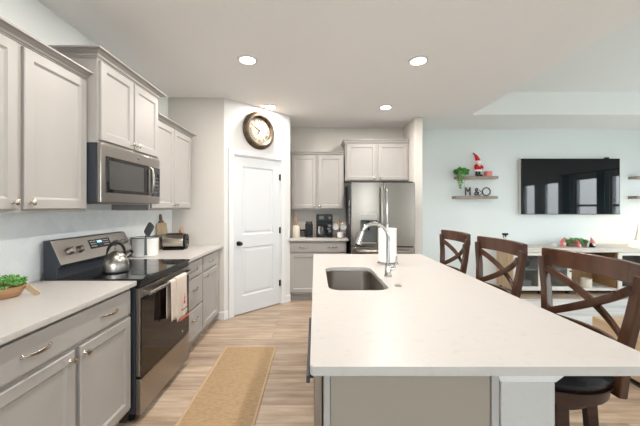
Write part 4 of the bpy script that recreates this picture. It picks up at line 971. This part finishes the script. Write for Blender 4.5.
# trailing plant
t = thing('trailing_plant', 'trailing green plant in a white pot on the left end of the upper shelf', 'plant', (shx(460.8), 5.28, SZ1))
b = bm_(); lathe(b, [(.0001, 0), (.038, 0), (.050, .075), (.046, .075), (.035, .01), (.0001, .01)], seg=24); obj('pot', b, 'ceramic', t, smooth=True)
b = bm_(); rnd = random.Random(11)
def leaf(b, c, s):
    q = Matrix.Rotation(rnd.uniform(0, 6.3), 4, 'Z') @ Matrix.Rotation(rnd.uniform(-1.1, 1.1), 4, 'X') @ Matrix.Rotation(rnd.uniform(-1, 1), 4, 'Y')
    bmesh.ops.create_uvsphere(b, u_segments=6, v_segments=4, radius=s, matrix=Matrix.Translation(c) @ q @ Matrix.Diagonal((1.2, .8, .12, 1)))
for k in range(130):
    a = rnd.uniform(0, 6.3); r = rnd.random()**.5*.125; leaf(b, (r*math.cos(a), r*math.sin(a)*.5-.02, .075+rnd.uniform(-.07, .10)*(1-r/.2)), .024)
obj('crown', b, 'leaf', t)
for k in range(9):
    b = bm_(); a = PI+rnd.uniform(-.9, 1.5); L_ = rnd.uniform(.12, .26); x0 = .05*math.cos(a); y0_ = .06*math.sin(a)-.02
    pts = [(x0*.6, y0_*.6, .08), (x0*1.6, y0_-.09, .06), (x0*1.7, y0_-.095, -.05), (x0*1.6+rnd.uniform(-.02, .02), y0_-.09, -L_+.04)]
    pts = [(p[0], max(p[1], -.14), p[2]) for p in pts]; tube(b, pts, .0025, 6)
    for j in range(7): f = j/6; leaf(b, (x0*1.6+rnd.uniform(-.018, .018), max(y0_-.09, -.14)+rnd.uniform(-.01, .01), .05-(L_+.01)*f), .017)
    obj('vine', b, 'leaf_pale', t)
# letter decorations: M & and a black ring
def decor(name, s, px, size, m, label, sx=1):
    root = thing(name, label, 'letter decoration', (shx(px), 5.26, SZ2)); o = text('letter', s, size, root, (0, 0, size*.36), (PI/2, 0, 0), m, .012, sx=sx); return root
decor('letter_sign', 'M', 467.5, .205, 'ringblack', 'brown letter M standing on the lower floating shelf', .68)
decor('letter_sign', '&', 476.5, .19, 'ringblack', 'brown ampersand sign between the letter M and the black ring', .75)
t = thing('ring_sign', 'black round letter O ring on the lower floating shelf', 'letter decoration', (shx(486), 5.26, SZ2))
b = bm_(); pts = [(.066*math.cos(a), 0, .077+.066*math.sin(a)) for a in [2*PI*k/40 for k in range(40)]]; tube(b, pts, .010, 10, True); obj('ring', b, 'ringblack', t, smooth=True)
b = bm_(); bar(b, [(-.115, .01, .0), (-.06, .01, .055), (-.115, .01, .105)], (0, 1, 0), .012, .010); obj('side_bracket', b, 'ringblack', t)

# curtains and outdoor surroundings seen in reflections
def curtain(label, yc, w):
    b = bm_(); rows = []
    for j in range(2):
        rows.append([b.verts.new((RX-.10+.022*math.sin(i*1.25), yc-w/2+w*i/30, .03+j*2.12)) for i in range(31)])
    for i in range(30): b.faces.new((rows[0][i], rows[0][i+1], rows[1][i+1], rows[1][i]))
    o = obj('curtain', b, 'curtain', None, smooth=True); md = o.modifiers.new('s', 'SOLIDIFY'); md.thickness = .003
    return tag(o, label, 'curtain')
curtain('pale blue curtain beside the middle living room window', 2.90, .24)
curtain('pale blue curtain between the two living room windows nearest the television', 3.83, .20)
b = bm_(); cyl(b, (RX-.10, 2.7, 2.17), (RX-.10, 5.0, 2.17), .012, seg=12)
for yy in (2.72, 4.95): box(b, RX-.11, RX-.0005, yy, yy+.02, 2.155, 2.17)
tag(obj('curtain_rod', b, 'black', None), 'black curtain rod over the right wall windows', 'curtain rod')
sbox('ground', 'bounce_ground', -40, 60, -45, 60, -.35, -.15)
t = thing('neighbour_house', 'pale house with dark roof outside the living room windows', 'house', (22, 12, -.15))
bx('wall', 'siding', -3, 3, -7, 7, 0, 3.0, parent=t)
b = bm_(); prism(b, [(-3.5, 3.0), (3.5, 3.0), (0, 5.0)], -7.4, 7.4, tf=Matrix.Rotation(PI/2, 4, 'X')); obj('roof', b, 'roof', t)
